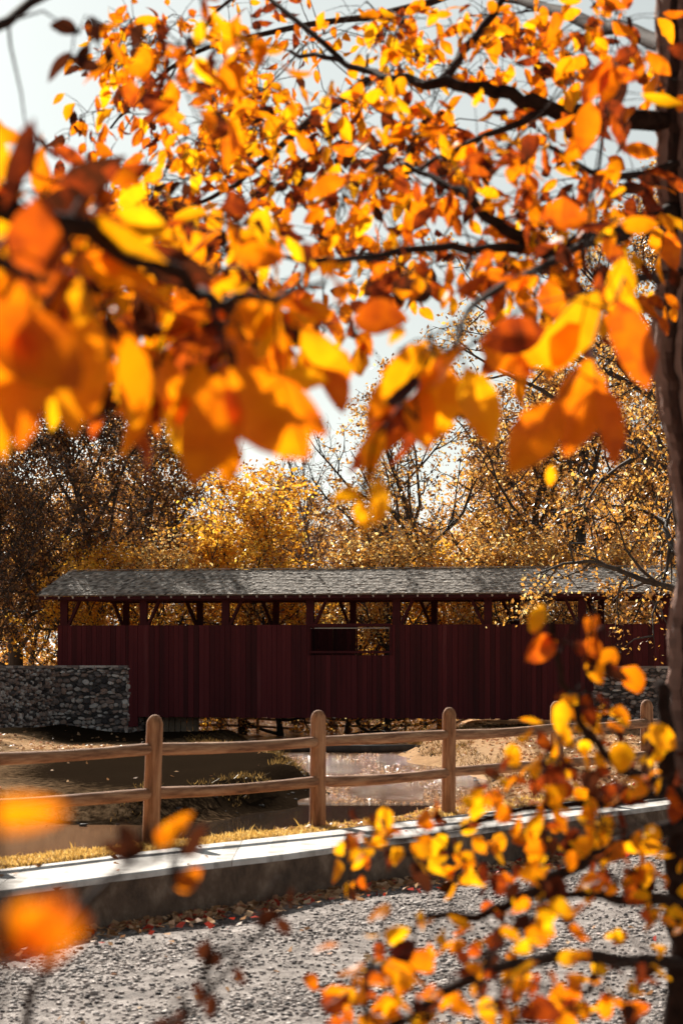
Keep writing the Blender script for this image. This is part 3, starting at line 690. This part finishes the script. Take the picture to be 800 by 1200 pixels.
# the far wood, one mass
VS, QS, TS = [], [], []; TV = MB(); base_i = 0
g = np.random.default_rng(77)
for k in range(24):
    key = ['oak', 'dark_oak', 'oak_open', 'low'][k % 4]; t_me, l_me, H, mb, LP = protos[key]
    d = 150 + 45*g.random(); px = -60 + 920*(k+.5)/24 + g.normal(0, 12); x = (px-400)/F*d; z0 = float(ground(x, d))
    ty = 622 + g.normal(0, 12) - (90 if px > 600 else 0) - (50 if px < 180 else 0); s = (CH-(ty-HY)/F*d - z0)/H
    a = g.uniform(0, 6.28); c, sn = math.cos(a), math.sin(a); sx = s*1.2
    idx = g.random(len(LP)) < .6; lp = LP[idx]
    q = np.stack([(lp[:, 0]*c-lp[:, 1]*sn)*sx + x, (lp[:, 0]*sn+lp[:, 1]*c)*sx + d, lp[:, 2]*s + z0], 1)
    n = len(q); L = .21*g.uniform(.6, 1.3, n); T = np.clip(g.normal(.55, .2) + g.normal(0, .18, n), 0, 1)
    v, qq, t = scatter_leaves(q, L, L*.65, T, 1.0); VS.append(v); QS.append(qq+base_i); TS.append(t); base_i += len(v)
    pts = [(x, d, z0-.3), (x+g.normal(0, .3), d, z0+H*s*.35), (x+g.normal(0, .5), d, z0+H*s*.85)]
    TV.tube(pts, [.28, .2, .05], 6)
    for b_ in range(16):
        t0 = g.uniform(.2, .8); a2 = g.uniform(0, 6.28); L_ = s*g.uniform(2, 5); h0 = z0+H*s*t0
        TV.tube([(x, d, h0), (x+math.cos(a2)*L_*.5, d+math.sin(a2)*L_*.5, h0+L_*.4), (x+math.cos(a2)*L_, d+math.sin(a2)*L_, h0+L_*.7)], [.10, .06, .02], 4, cap=False)
# understorey of the far wood
n = 70000; x = g.uniform(-48, 48, n); d = 142 + 60*g.random(n); z0 = ground(x, d); cl = np.sin(x*.9+d*.3)+np.sin(d*.45-x*.5)
hh = g.random(n)*(3.2+1.6*cl); q = np.stack([x, d, z0+hh], 1); L = .28*g.uniform(.6, 1.3, n)
v, qq, t = scatter_leaves(q, L, L*.65, np.clip(g.normal(.5, .22, n)+.1*cl, 0, 1), 1.0); VS.append(v); QS.append(qq+base_i); TS.append(t)
fo = link('woods', quad_mesh('woods', np.concatenate(VS), np.concatenate(QS), np.concatenate(TS), M['tree_leaf'])); tag(fo, 'dense autumn wood filling the far background', 'woods', kind='stuff')
TV.build('trunk', M['far_bark'], fo)

# ------------------------------------------------------------------ near boughs and leaves
# one leaf: 2 x 6 quads, pointed oval, folded along the midrib and curled
def leaf_shape(rounder=0.0):
    n = 6; V = []; 
    for i in range(n+1):
        t = i/n; w = math.sin(math.pi*min(1, t**(.85-.15*rounder)))**(.8-.2*rounder)*(.5)
        if i == 0: w = .02
        if i == n: w = .0
        V += [(t, -w), (t, 0), (t, w)]
    Q = []
    for i in range(n): 
        k = i*3; Q += [(k, k+1, k+4, k+3), (k+1, k+2, k+5, k+4)]
    return np.array(V), np.array(Q)
def near_leaves(name, P0, D, L, T, mat_, parent, ratio=.52, rounder=0., g=None, tw=None, nbig=0):
    """P0 where the stalk meets the twig, D blade direction, L length"""
    S, Q = leaf_shape(rounder); n = len(P0); g = g or np.random.default_rng(4)
    D = D/np.linalg.norm(D, axis=1)[:, None]
    w = g.normal(0, 1, (n, 3))
    if nbig: w[-nbig:] = np.cross(D[-nbig:], np.array([0, 1., 0])) + g.normal(0, .38, (nbig, 3)); 
    w -= D*(w*D).sum(1)[:, None]; w /= np.linalg.norm(w, axis=1)[:, None]
    N_ = np.cross(D, w)
    curl = g.normal(0, .36, n); fold = g.uniform(.05, .85, n); rt = ratio*g.uniform(.75, 1.15, n); wave = g.normal(0, .05, (n, len(S)))
    twist = g.normal(0, .5, n)
    if nbig: twist[-nbig:] *= .6; curl[-nbig:] *= .8; rt0 = .84
    u = S[:, 0][None]; s = S[:, 1][None]*rt[:, None]
    h = curl[:, None]*u**2 + fold[:, None]*np.abs(s) + wave*np.abs(S[:, 1])[None]*1.2
    wa = twist[:, None]*u; s2 = s*np.cos(wa); h2 = h + s*np.sin(wa)
    V = P0[:, None] + L[:, None, None]*(u[..., None]*D[:, None]*(1-.25*np.abs(curl)[:, None, None]*u[..., None]) + s2[..., None]*w[:, None] + h2[..., None]*N_[:, None])
    # the stalk
    QQ = (Q[None] + (np.arange(n)*len(S))[:, None, None]).reshape(-1, 4)
    V = V.reshape(-1, 3); tq = np.array([f for f in tw.f if len(f) == 4]); k = len(V)
    me = quad_mesh(name, np.concatenate([V, np.array(tw.v)]), np.concatenate([QQ, tq+k]), np.concatenate([(T[:, None] + g.normal(0, .045, (n, len(Q))) + np.where(np.arange(len(Q)) > len(Q)-4, -.10, .02)[None]*g.uniform(-.3, 1.3, (n, 1))).ravel(), np.full(len(tq), .5)]), mat_, True)
    me.materials.append(M['twig'])
    mi = np.zeros(len(me.polygons), dtype=np.int32); mi[len(QQ):] = 1; me.polygons.foreach_set('material_index', mi)
    return link(name, me, parent)

class Bough:
    """boughs given as lines of places; twigs grow from the nearest wood to each leafy spot"""
    def __init__(s, seed): s.g = np.random.default_rng(seed); s.nodes = []; s.dark = .22; s.thick = 1.2; s.limbs = []; s.tw = MB(); s.lp = []; s.ld = []; s.ll = []; s.lt = []; s.big = []
    def limb(s, pts, r0, r1):
        p = np.array([P(*q) for q in pts]); out = []
        m = len(p)
        for i in range(m-1):
            for k in range(4):
                t = k/4; q = .5*((2*p[i]) + (-p[max(i-1, 0)]+p[i+1])*t + (2*p[max(i-1, 0)]-5*p[i]+4*p[i+1]-p[min(i+2, m-1)])*t*t + (-p[max(i-1, 0)]+3*p[i]-3*p[i+1]+p[min(i+2, m-1)])*t**3)
                out.append(q)
        out.append(p[-1]); out = np.array(out); out[1:-1] += s.g.normal(0, max(r0*.35, .003), out[1:-1].shape)
        n = len(out); r0 *= s.thick; r1 *= s.thick; rad = [r0 + (r1-r0)*i/(n-1) for i in range(n)]
        b = MB(); b.tube(out, rad, 8, rough=.08); s.limbs.append(b); s.nodes += list(out)
    def spray(s, c, nleaf, size, tint, spread=.12, down=.8, reach=9):
        g = s.g; nd_ = np.array(s.nodes); dd = np.linalg.norm(nd_ - c, axis=1)
        i = int(np.argmin(dd)); a = nd_[i]; L = dd[i]
        mid = (a+c)/2 + g.normal(0, .08, 3)*L + np.array([0, 0, .10*L])
        pts = [a, a*.6+mid*.4+g.normal(0, .02, 3)*L, mid, mid*.45+c*.55+g.normal(0, .04, 3)*L, c]; ra = .0022+.0035*min(L, 1.5)
        s.tw.tube(pts, [ra, ra*.85, ra*.7, ra*.5, .0014], 5, cap=False)
        s.nodes += [pts[2], pts[3], c]
        ax = unit(c-mid); own = g.normal(0, .15); dk = s.dark*.35 if g.random() > s.dark else .75
        for k in range(nleaf):
            t = .35 + .65*(k+.5)/nleaf
            base_ = mid*(1-t)+c*t if t < 1 else c
            sd = unit(g.normal(0, 1, 3)); q = base_ + sd*spread*g.uniform(.15, 1.)*np.array([1, 1, .8])
            if np.linalg.norm(q-base_) > .03: s.tw.tube([base_, (base_+q)/2+np.array([0, 0, .01]), q], [.0017, .0014, .001], 4, cap=False)
            D = unit(unit(q-base_+1e-6)*.55 + ax*.3 + np.array([0, 0, -down*g.uniform(.3, 1.4)]) + g.normal(0, .4, 3))
            s.lp.append(q); s.ld.append(D); s.ll.append(size*g.uniform(.7, 1.25)); s.lt.append(float(np.clip(g.normal(tint-.01+own, .18), .1, 1)) if g.random() > dk else g.uniform(-.1, .2))  # a share of leaves tinted near-black to paint in shade
    def region(s, cx, cy, rx, ry, d0, d1, n, nleaf=7, size=.085, tint=.62, spread=.12, down=.8):
        g = s.g; C = []
        for k in range(n):
            a = g.uniform(0, 6.283); r = math.sqrt(g.random()); d = g.uniform(d0, d1)
            C.append(P(cx+rx*r*math.cos(a), cy+ry*r*math.sin(a), d))
        nd_ = np.array(s.nodes); C.sort(key=lambda c: np.linalg.norm(nd_-c, axis=1).min())
        for c in C: s.spray(c, nleaf, size, tint, spread, down)
    def leaf(s, px, py, d, ang, L, tint=.65, tilt=0.0):
        """a single leaf seen near the lens: its stalk end, its direction in the picture (degrees, 0 right, 90 down)"""
        c = P(px, py, d); nd_ = np.array(s.nodes); i = int(np.argmin(np.linalg.norm(nd_-c, axis=1))); a = nd_[i]
        mid = (a+c)/2 + np.array([0, 0, .03])
        s.tw.tube([a, mid, c], [.003, .0022, .0015], 5, cap=False); s.nodes += [mid, c]
        D = np.array([math.cos(R(ang)), tilt, -math.sin(R(ang))])
        s.big.append((c, D, L, tint))
    def finish(s, root, ratio=.52, rounder=0., boughname='bough'):
        for b in s.limbs: b.build(boughname, M['twig'], root, True)
        off = np.array(root.location)
        lp = np.array(s.lp+[b[0] for b in s.big]); ld = np.array(s.ld+[b[1] for b in s.big]); ll = np.array(s.ll+[b[2] for b in s.big]); lt = np.array(s.lt+[b[3] for b in s.big])
        near_leaves('foliage', lp, ld, ll, lt, M['leaf'], root, ratio, rounder, s.g, s.tw, len(s.big))

# --- the tree whose trunk stands at the right
tree = empty('shade_tree'); tag(tree, 'near tree with furrowed brown trunk at the right edge and orange canopy overhead', 'tree')
tb = MB(); d0 = 8.4
tp = [P(870, 1560, d0), P(862, 1400, d0), P(853, 1200, d0), P(844, 1000, d0), P(834, 880, d0), P(830, 760, d0), P(834, 640, d0), P(826, 540, d0), P(814, 440, d0), P(810, 360, d0), P(814, 260, d0), P(812, 150, d0), P(809, 30, d0), P(805, -120, d0), P(798, -320, d0+.2)]
tr_ = [.19, .165, .15, .145, .14, .125, .118, .118, .123, .12, .115, .115, .11, .10, .09]
# furrowed trunk: ridged rings
pts2 = []; rr2 = []; furs = []
for i in range(len(tp)-1):
    for k in range(10):
        t = k/10; pts2.append(tp[i]*(1-t)+tp[i+1]*t + np.array([.008*math.sin(i*2.1+t*5), 0, 0])); rr2.append(tr_[i]*(1-t)+tr_[i+1]*t)
nsd = 56; vs = []; ph = rng.uniform(0, 6.28, 8)
for i, (p, r_) in enumerate(zip(pts2, rr2)):
    z = p[2]
    for j in range(nsd):
        th = 2*math.pi*j/nsd
        fur = .11*math.sin(11*th + .6*math.sin(z*1.7+ph[0])) + .075*math.sin(19*th+.7*math.sin(z*3+ph[1])+ph[2]) + .05*math.sin(3*th+z*1.3) + random.uniform(-.045, .045)
        furs.append(min(1, max(0, .45+fur*2.6))); knot = .16*math.exp(-((z-P(0, 395, d0)[2])/.14)**2)*max(0, math.cos(th-math.pi))
        q = r_*(1+fur+knot); vs.append(p + np.array([q*math.cos(th), q*math.sin(th), 0]))
tb.add(vs, [(i*nsd+j, i*nsd+(j+1) % nsd, (i+1)*nsd+(j+1) % nsd, (i+1)*nsd+j) for i in range(len(pts2)-1) for j in range(nsd)])
tb.t = furs[:len(tb.t)]; tb.build('trunk', M['bark'], tree, True)
bo = Bough(21)
bo.limb([(800, 135, 8.4), (735, 142, 8.3), (690, 135, 8.2), (650, 131, 8.0), (600, 110, 8), (550, 99, 8), (500, 97, 8.1), (450, 92, 8.4), (400, 70, 8.7), (340, 60, 9)], .032, .006)
bo.limb([(640, 131, 8), (570, 160, 7.6), (490, 195, 7.2), (420, 225, 7)], .012, .003)
bo.limb([(515, 97, 8.1), (545, 58, 8.6), (585, 0, 9), (610, -60, 9.3)], .016, .010)
bo.limb([(800, 245, 8.4), (745, 262, 8), (690, 280, 7.2), (645, 290, 6.8), (605, 275, 6.6), (565, 245, 6.6), (520, 215, 6.8), (470, 190, 7)], .028, .005)
bo.limb([(650, 290, 6.8), (570, 292, 6.4), (490, 290, 6), (400, 308, 5.6), (330, 300, 5.4)], .013, .004)
bo.limb([(690, 280, 7.2), (640, 310, 6), (580, 340, 5), (545, 370, 4.4), (530, 420, 4)], .010, .003)
bo.limb([(800, 60, 8.4), (740, 40, 9.5), (660, 20, 10.5), (560, -10, 12), (430, 20, 13), (300, 40, 13.5), (200, 80, 13.5), (130, 150, 13)], .03, .005)
bo.limb([(800, 190, 8.4), (740, 205, 7.8), (690, 200, 7.2), (640, 170, 7)], .014, .004)
bo.limb([(800, 320, 8.4), (770, 325, 7.5), (730, 335, 6.2), (690, 345, 5.2), (665, 365, 4.6)], .014, .004)
bo.limb([(430, 95, 8.5), (350, 150, 9.5), (290, 205, 10), (230, 240, 10.2), (170, 250, 10.2), (110, 300, 10)], .014, .003)
bo.limb([(400, 70, 8.7), (290, -10, 9.5), (220, 60, 9.8), (190, 110, 10)], .009, .003)
S_ = .080
# layered canopy: small sharp leaves far out, larger soft ones closer
bo.region(290, 60, 190, 90, 9, 13.5, 52, 8, S_, .66, .17)
bo.region(220, 190, 150, 110, 9, 12.5, 43, 8, S_, .55, .17)
bo.region(360, 250, 200, 130, 7, 11, 58, 8, S_, .6, .16)
bo.region(130, 300, 110, 90, 8, 11, 27, 8, S_, .6, .16)
bo.region(520, 90, 140, 110, 7.5, 11, 37, 8, S_, .66, .16)
bo.region(560, 250, 190, 95, 6, 9, 43, 8, S_, .5, .14)
bo.region(700, 60, 110, 80, 7, 10, 20, 7, S_, .55, .15)
bo.region(700, 330, 80, 60, 6, 8, 9, 7, S_, .6, .14)
bo.region(540, 370, 130, 60, 5, 7, 6, 6, S_, .62, .12)
bo.region(410, 340, 70, 60, 5, 8, 9, 7, S_, .6, .12)
bo.region(480, 440, 70, 60, 3.6, 4.6, 3, 5, .10, .7, .10)
bo.region(630, 330, 110, 50, 4.8, 6.5, 8, 6, S_, .45, .12)
bo.region(745, 180, 60, 120, 5, 8, 9, 6, .1, .3, .13)
for a in ((700, 340, 3.9, 118, .15, .8, .2), (722, 350, 3.9, 75, .16, .3, .1), (740, 345, 4, 100, .14, .82, .2), (690, 420, 3.7, 105, .16, .42, .1), (680, 380, 3.9, 150, .13, .75, .3), (700, 450, 3.6, 80, .13, .36, .2),
          (520, 420, 3.8, 100, .14, .72, .1), (545, 430, 3.7, 70, .13, .85, .2), (500, 400, 3.9, 125, .14, .8, .1), (560, 400, 3.9, 30, .11, .4, .3), (480, 440, 3.8, 75, .13, .78, 0), (640, 385, 3.8, 170, .11, .12, .3),
          (655, 470, 3.6, 120, .14, .5, .2), (730, 300, 4.5, 95, .13, .8, .1), (450, 500, 3.6, 100, .09, .7, .1), (425, 585, 3.6, 100, .06, .85, .1), (445, 560, 3.6, 115, .08, .9, .1), (425, 583, 3.6, 185, .055, .95, .1), (645, 545, 5, 90, .05, .85, .1)):
    bo.leaf(*a)
bo.finish(tree)

# --- boughs hanging in from a tree beyond the left border
t2 = empty('overhanging_tree'); tag(t2, 'large soft orange leaves hanging in from a tree beyond the upper left corner', 'tree')
lt_ = MB(); lt_.tube([(-2.9, 3.4, -.5), (-2.85, 3.4, .8), (-2.9, 3.45, 2.2), (-2.7, 3.4, 3.6), (-2.8, 3.3, 5)], [.2, .15, .13, .12, .08], 14, rough=.05); lt_.build('trunk', M['bark'], t2, True)
b2 = Bough(37)
b2.nodes = []
b2.limb([(-2100, 250, 3.3), (-900, 120, 3.0), (-250, 150, 2.9), (-20, 230, 2.8), (70, 260, 2.8), (160, 300, 2.9), (235, 340, 3.0), (300, 350, 3.1), (380, 330, 3.4)], .018, .003)
b2.limb([(-250, 150, 2.9), (-80, 260, 2.4), (-10, 300, 2.3), (60, 330, 2.3)], .010, .003)
b2.limb([(-250, 150, 2.9), (-60, 60, 4), (60, -10, 4.6), (130, -20, 4.8), (260, -10, 5)], .012, .003)
b2.limb([(235, 340, 3.0), (262, 390, 2.9), (275, 430, 2.8)], .005, .002)
b2.region(90, 310, 110, 80, 2.7, 4, 13, 6, .10, .6, .09, 1.0)
b2.region(60, 250, 80, 60, 3.2, 5, 8, 6, .10, .4, .09, 1.0)
b2.region(300, 370, 90, 55, 3.2, 5, 12, 6, .095, .55, .09, 1.0)
b2.region(180, 390, 110, 60, 3.2, 4.6, 14, 6, .10, .62, .09, 1.0)
b2.region(230, 280, 140, 60, 4.5, 6.5, 18, 6, .09, .62, .1, 1.0)
b2.region(90, 420, 70, 30, 3, 4, 5, 5, .09, .66, .08, 1.1)
b2.region(250, 60, 90, 60, 4.6, 6, 10, 6, .085, .5, .1, .8)
for a in ((20, 330, 2.35, 75, .13, .45, .1), (-15, 350, 2.3, 60, .15, .4, .15), (35, 380, 2.3, 95, .12, .5, .1), (5, 420, 2.35, 90, .10, .72, .05), (-10, 150, 2.9, 85, .075, .8, .05), (40, 140, 2.7, 100, .11, .12, .3), (45, 230, 2.5, 95, .12, .2, .3),
          (110, 370, 2.6, 95, .12, .6, .2), (150, 390, 2.7, 80, .10, .55, .2), (75, 430, 2.7, 70, .085, .68, .1), (175, 430, 3, 110, .09, .85, .1), (195, 420, 3.2, 80, .085, .6, .1),
          (270, 430, 2.75, 52, .155, .5, .05), (255, 440, 2.75, 88, .145, .48, .1), (262, 500, 2.8, 78, .075, .62, .1), (250, 480, 2.8, 100, .08, .75, .1), (300, 440, 3, 40, .12, .4, .2), (325, 440, 3.2, 5, .07, .8, .1), (320, 400, 3.4, 70, .09, .6, .1),
          (290, 400, 2.9, 95, .11, .35, .2), (235, 420, 2.9, 115, .09, .6, .1), (215, 460, 2.9, 85, .05, .7, .1),
          # leaves tinted near-black as painted silhouettes in the corner
          (92, 40, 4.3, 205, .065, -.2, .5), (110, 35, 4.3, 280, .06, -.2, .6), (118, 50, 4.2, 250, .05, -.2, .7), (85, 60, 4.3, 155, .07, -.2, .6), (105, 50, 4.3, 130, .05, -.2, .8), (120, 80, 4.3, 180, .06, -.2, .5), (128, 50, 4.3, 95, .05, -.2, .7), (100, 190, 4.3, 205, .07, .15, .5), (150, 90, 4.3, 80, .06, .2, .5)):
    b2.leaf(*a)
b2.finish(t2, .48)

# --- shrub at the lower right
t3 = empty('leafy_shrub'); tag(t3, 'shrub of small round yellow leaves reaching in at the lower right', 'shrub')
b3 = Bough(52); b3.dark = .34; b3.thick = 1.5
b3.limb([(815, 1620, 5.4), (806, 1400, 5.4), (800, 1200, 5.4), (795, 1080, 5.4), (792, 980, 5.4), (782, 880, 5.4), (770, 800, 5.5)], .030, .010)
b3.limb([(796, 965, 5.4), (740, 985, 5.2), (690, 1008, 5), (645, 1030, 4.9), (600, 1060, 4.8), (555, 1072, 4.8), (500, 1072, 4.8)], .012, .004)
b3.limb([(800, 1058, 5.4), (740, 1056, 5.2), (690, 1048, 5.1), (640, 1050, 5)], .010, .004)
b3.limb([(803, 1130, 5.4), (700, 1120, 4.9), (600, 1130, 4.4), (540, 1150, 4.1), (480, 1190, 3.9), (430, 1225, 3.8)], .010, .004)
b3.limb([(792, 930, 5.4), (730, 900, 5), (690, 860, 4.8), (660, 800, 4.7), (648, 745, 4.6), (640, 715, 4.6)], .007, .002)
b3.limb([(790, 930, 5.4), (700, 940, 5), (600, 950, 5), (520, 975, 5), (440, 985, 5)], .008, .002)
z_ = .048
b3.region(640, 930, 110, 60, 4.4, 5.6, 13, 5, z_, .78, .09, .4)
b3.region(470, 1010, 80, 50, 4.4, 5.2, 9, 5, z_, .82, .08, .4)
b3.region(600, 1010, 130, 60, 4.4, 5.4, 16, 5, z_, .8, .09, .4)
b3.region(720, 900, 70, 90, 4.6, 5.4, 9, 5, z_, .8, .09, .4)
b3.region(740, 1000, 60, 90, 4.6, 5.6, 8, 5, z_, .8, .09, .4)
b3.region(560, 1090, 130, 50, 3.8, 4.8, 9, 5, z_, .8, .08, .5)
b3.region(500, 1170, 90, 40, 3.6, 4.4, 6, 5, z_, .66, .08, .5)
b3.region(650, 1160, 110, 50, 3.8, 5, 3, 5, z_, .66, .08, .5)
b3.region(560, 1170, 200, 60, 3.6, 5, 12, 6, z_, .66, .1, .5)
b3.region(740, 1120, 60, 80, 4.2, 5.4, 6, 6, z_, .66, .1, .5)
b3.region(690, 790, 60, 60, 4.4, 5, 3, 5, z_, .6, .06, .6)
for a in ((635, 708, 4.6, 80, .06, .9, .1), (648, 745, 4.6, 140, .075, .3, .1), (652, 750, 4.6, 160, .05, .55, .1), (660, 820, 4.6, 95, .07, .9, .1), (700, 720, 4.7, 105, .075, .3, .3), (690, 745, 4.7, 75, .06, .35, .2), (720, 760, 4.8, 120, .06, .6, .1), (745, 780, 4.8, 105, .07, .4, .1), (690, 770, 4.7, 60, .06, .75, .1),
          (450, 945, 4.6, 95, .06, .85, .1), (735, 870, 4.8, 110, .07, .85, .1), (760, 850, 4.6, 40, .07, .8, .2), (600, 870, 4.7, 100, .06, .85, .1), (585, 1150, 4.2, 350, .06, .9, .1), (490, 1130, 4, 170, .06, .6, .1), (535, 1100, 4.2, 160, .06, .6, .1)):
    b3.leaf(*a)
b3.finish(t3, .68, 1.0, 'stem')

# --- sapling at the lower left, close to the lens
t4 = empty('sapling'); tag(t4, 'blurred sapling with dark and orange leaves at the lower left', 'sapling')
b4 = Bough(68)  # negative tints below paint leaves as shaded silhouettes
b4.limb([(-60, 1900, 2.2), (-30, 1500, 2.2), (20, 1250, 2.3), (70, 1100, 2.3), (130, 1030, 2.4), (200, 1000, 2.5)], .007, .002)
b4.limb([(-60, 1500, 1.2), (-30, 1250, 1.0), (0, 1120, .95)], .004, .0015)
b4.limb([(20, 1250, 2.3), (120, 1220, 2.8), (220, 1190, 3.2), (290, 1110, 3.3), (340, 1060, 3.4)], .004, .0015)
for a in ((170, 1000, 2.5, 215, .06, -.2, .6), (165, 1005, 2.5, 195, .05, -.2, .5), (180, 992, 2.5, 322, .055, .58, .2), (215, 1005, 2.5, 300, .045, -.2, .5), (205, 1040, 2.5, 335, .04, .5, .3), (200, 1030, 2.5, 10, .045, -.2, .5),
          (0, 1120, .90, 300, .034, .30, .3), (20, 1120, .9, 325, .03, .42, .2), (-20, 960, 1.0, 355, .035, .6, .2), (0, 1080, 1.0, 350, .03, .55, .3),
          (245, 1100, 3.2, 105, .045, -.2, .6), (262, 1122, 3.2, 160, .04, -.2, .6), (232, 1150, 3.2, 80, .04, -.2, .5), (250, 1165, 3.2, 100, .04, -.2, .5), (215, 1185, 3.2, 120, .04, -.2, .5), (300, 1085, 3.3, 330, .045, -.2, .5), (345, 1040, 3.3, 100, .035, -.2, .4), (325, 1075, 3.3, 60, .035, -.2, .4), (200, 1195, 3.2, 150, .04, -.2, .5), (275, 1135, 3.2, 60, .03, -.2, .5)):
    b4.leaf(*a)
b4.finish(t4, .5, 1.0, 'stem')

# ------------------------------------------------------------------ light, sky, camera
EL, AZ = 31.0, 20.0                      # the sun stands beyond the bridge, a little to the left
sd = Vector((-math.sin(R(AZ))*math.cos(R(EL)), math.cos(R(AZ))*math.cos(R(EL)), math.sin(R(EL))))
sun = bpy.data.lights.new('sun', 'SUN'); sun.energy = 5.0; sun.angle = R(.5); sun.color = (1, .93, .82)
so = bpy.data.objects.new('sun', sun); col.objects.link(so); so.rotation_euler = sd.to_track_quat('Z', 'Y').to_euler(); so.location = (0, 0, 60)
w = bpy.data.worlds.new('World'); sc.world = w; w.use_nodes = True; nt = w.node_tree
bg = nt.nodes['Background']; sky = nt.nodes.new('ShaderNodeTexSky'); sky.sky_type = 'NISHITA'; sky.sun_disc = False
sky.sun_elevation = R(EL); sky.sun_rotation = R(-AZ); sky.air_density = 1.0; sky.dust_density = 1.2; sky.ozone_density = 1.0
hs = nt.nodes.new('ShaderNodeHueSaturation'); hs.inputs['Saturation'].default_value = .16; hs.inputs['Value'].default_value = .80
tm = nt.nodes.new('ShaderNodeMix'); tm.data_type = 'RGBA'; tm.blend_type = 'MULTIPLY'; tm.inputs['Factor'].default_value = 1; tm.inputs['B'].default_value = (.93, .99, .96, 1)
nt.links.new(sky.outputs[0], hs.inputs['Color']); nt.links.new(hs.outputs[0], tm.inputs['A']); nt.links.new(tm.outputs['Result'], bg.inputs['Color']); bg.inputs['Strength'].default_value = .05
cam = bpy.data.cameras.new('camera'); cam.sensor_fit = 'VERTICAL'; cam.sensor_height = 36; cam.sensor_width = 24; cam.lens = 85
cam.shift_y = 167/1200; cam.clip_start = .05; cam.clip_end = 8000
cam.dof.use_dof = True; cam.dof.focus_distance = 90; cam.dof.aperture_fstop = 6.4
co = bpy.data.objects.new('camera', cam); col.objects.link(co); co.location = (0, 0, CH); co.rotation_euler = (R(90), 0, 0); sc.camera = co
vs_ = sc.view_settings; vs_.view_transform = 'Standard'; vs_.look = 'None'; vs_.exposure = 1.0; vs_.gamma = 1; vs_.use_curve_mapping = False
cy = sc.cycles; cy.use_denoising = True; cy.max_bounces = 8; cy.diffuse_bounces = 3; cy.glossy_bounces = 3; cy.transmission_bounces = 6; cy.use_adaptive_sampling = True; cy.adaptive_threshold = .02
cy.caustics_reflective = False; cy.caustics_refractive = False
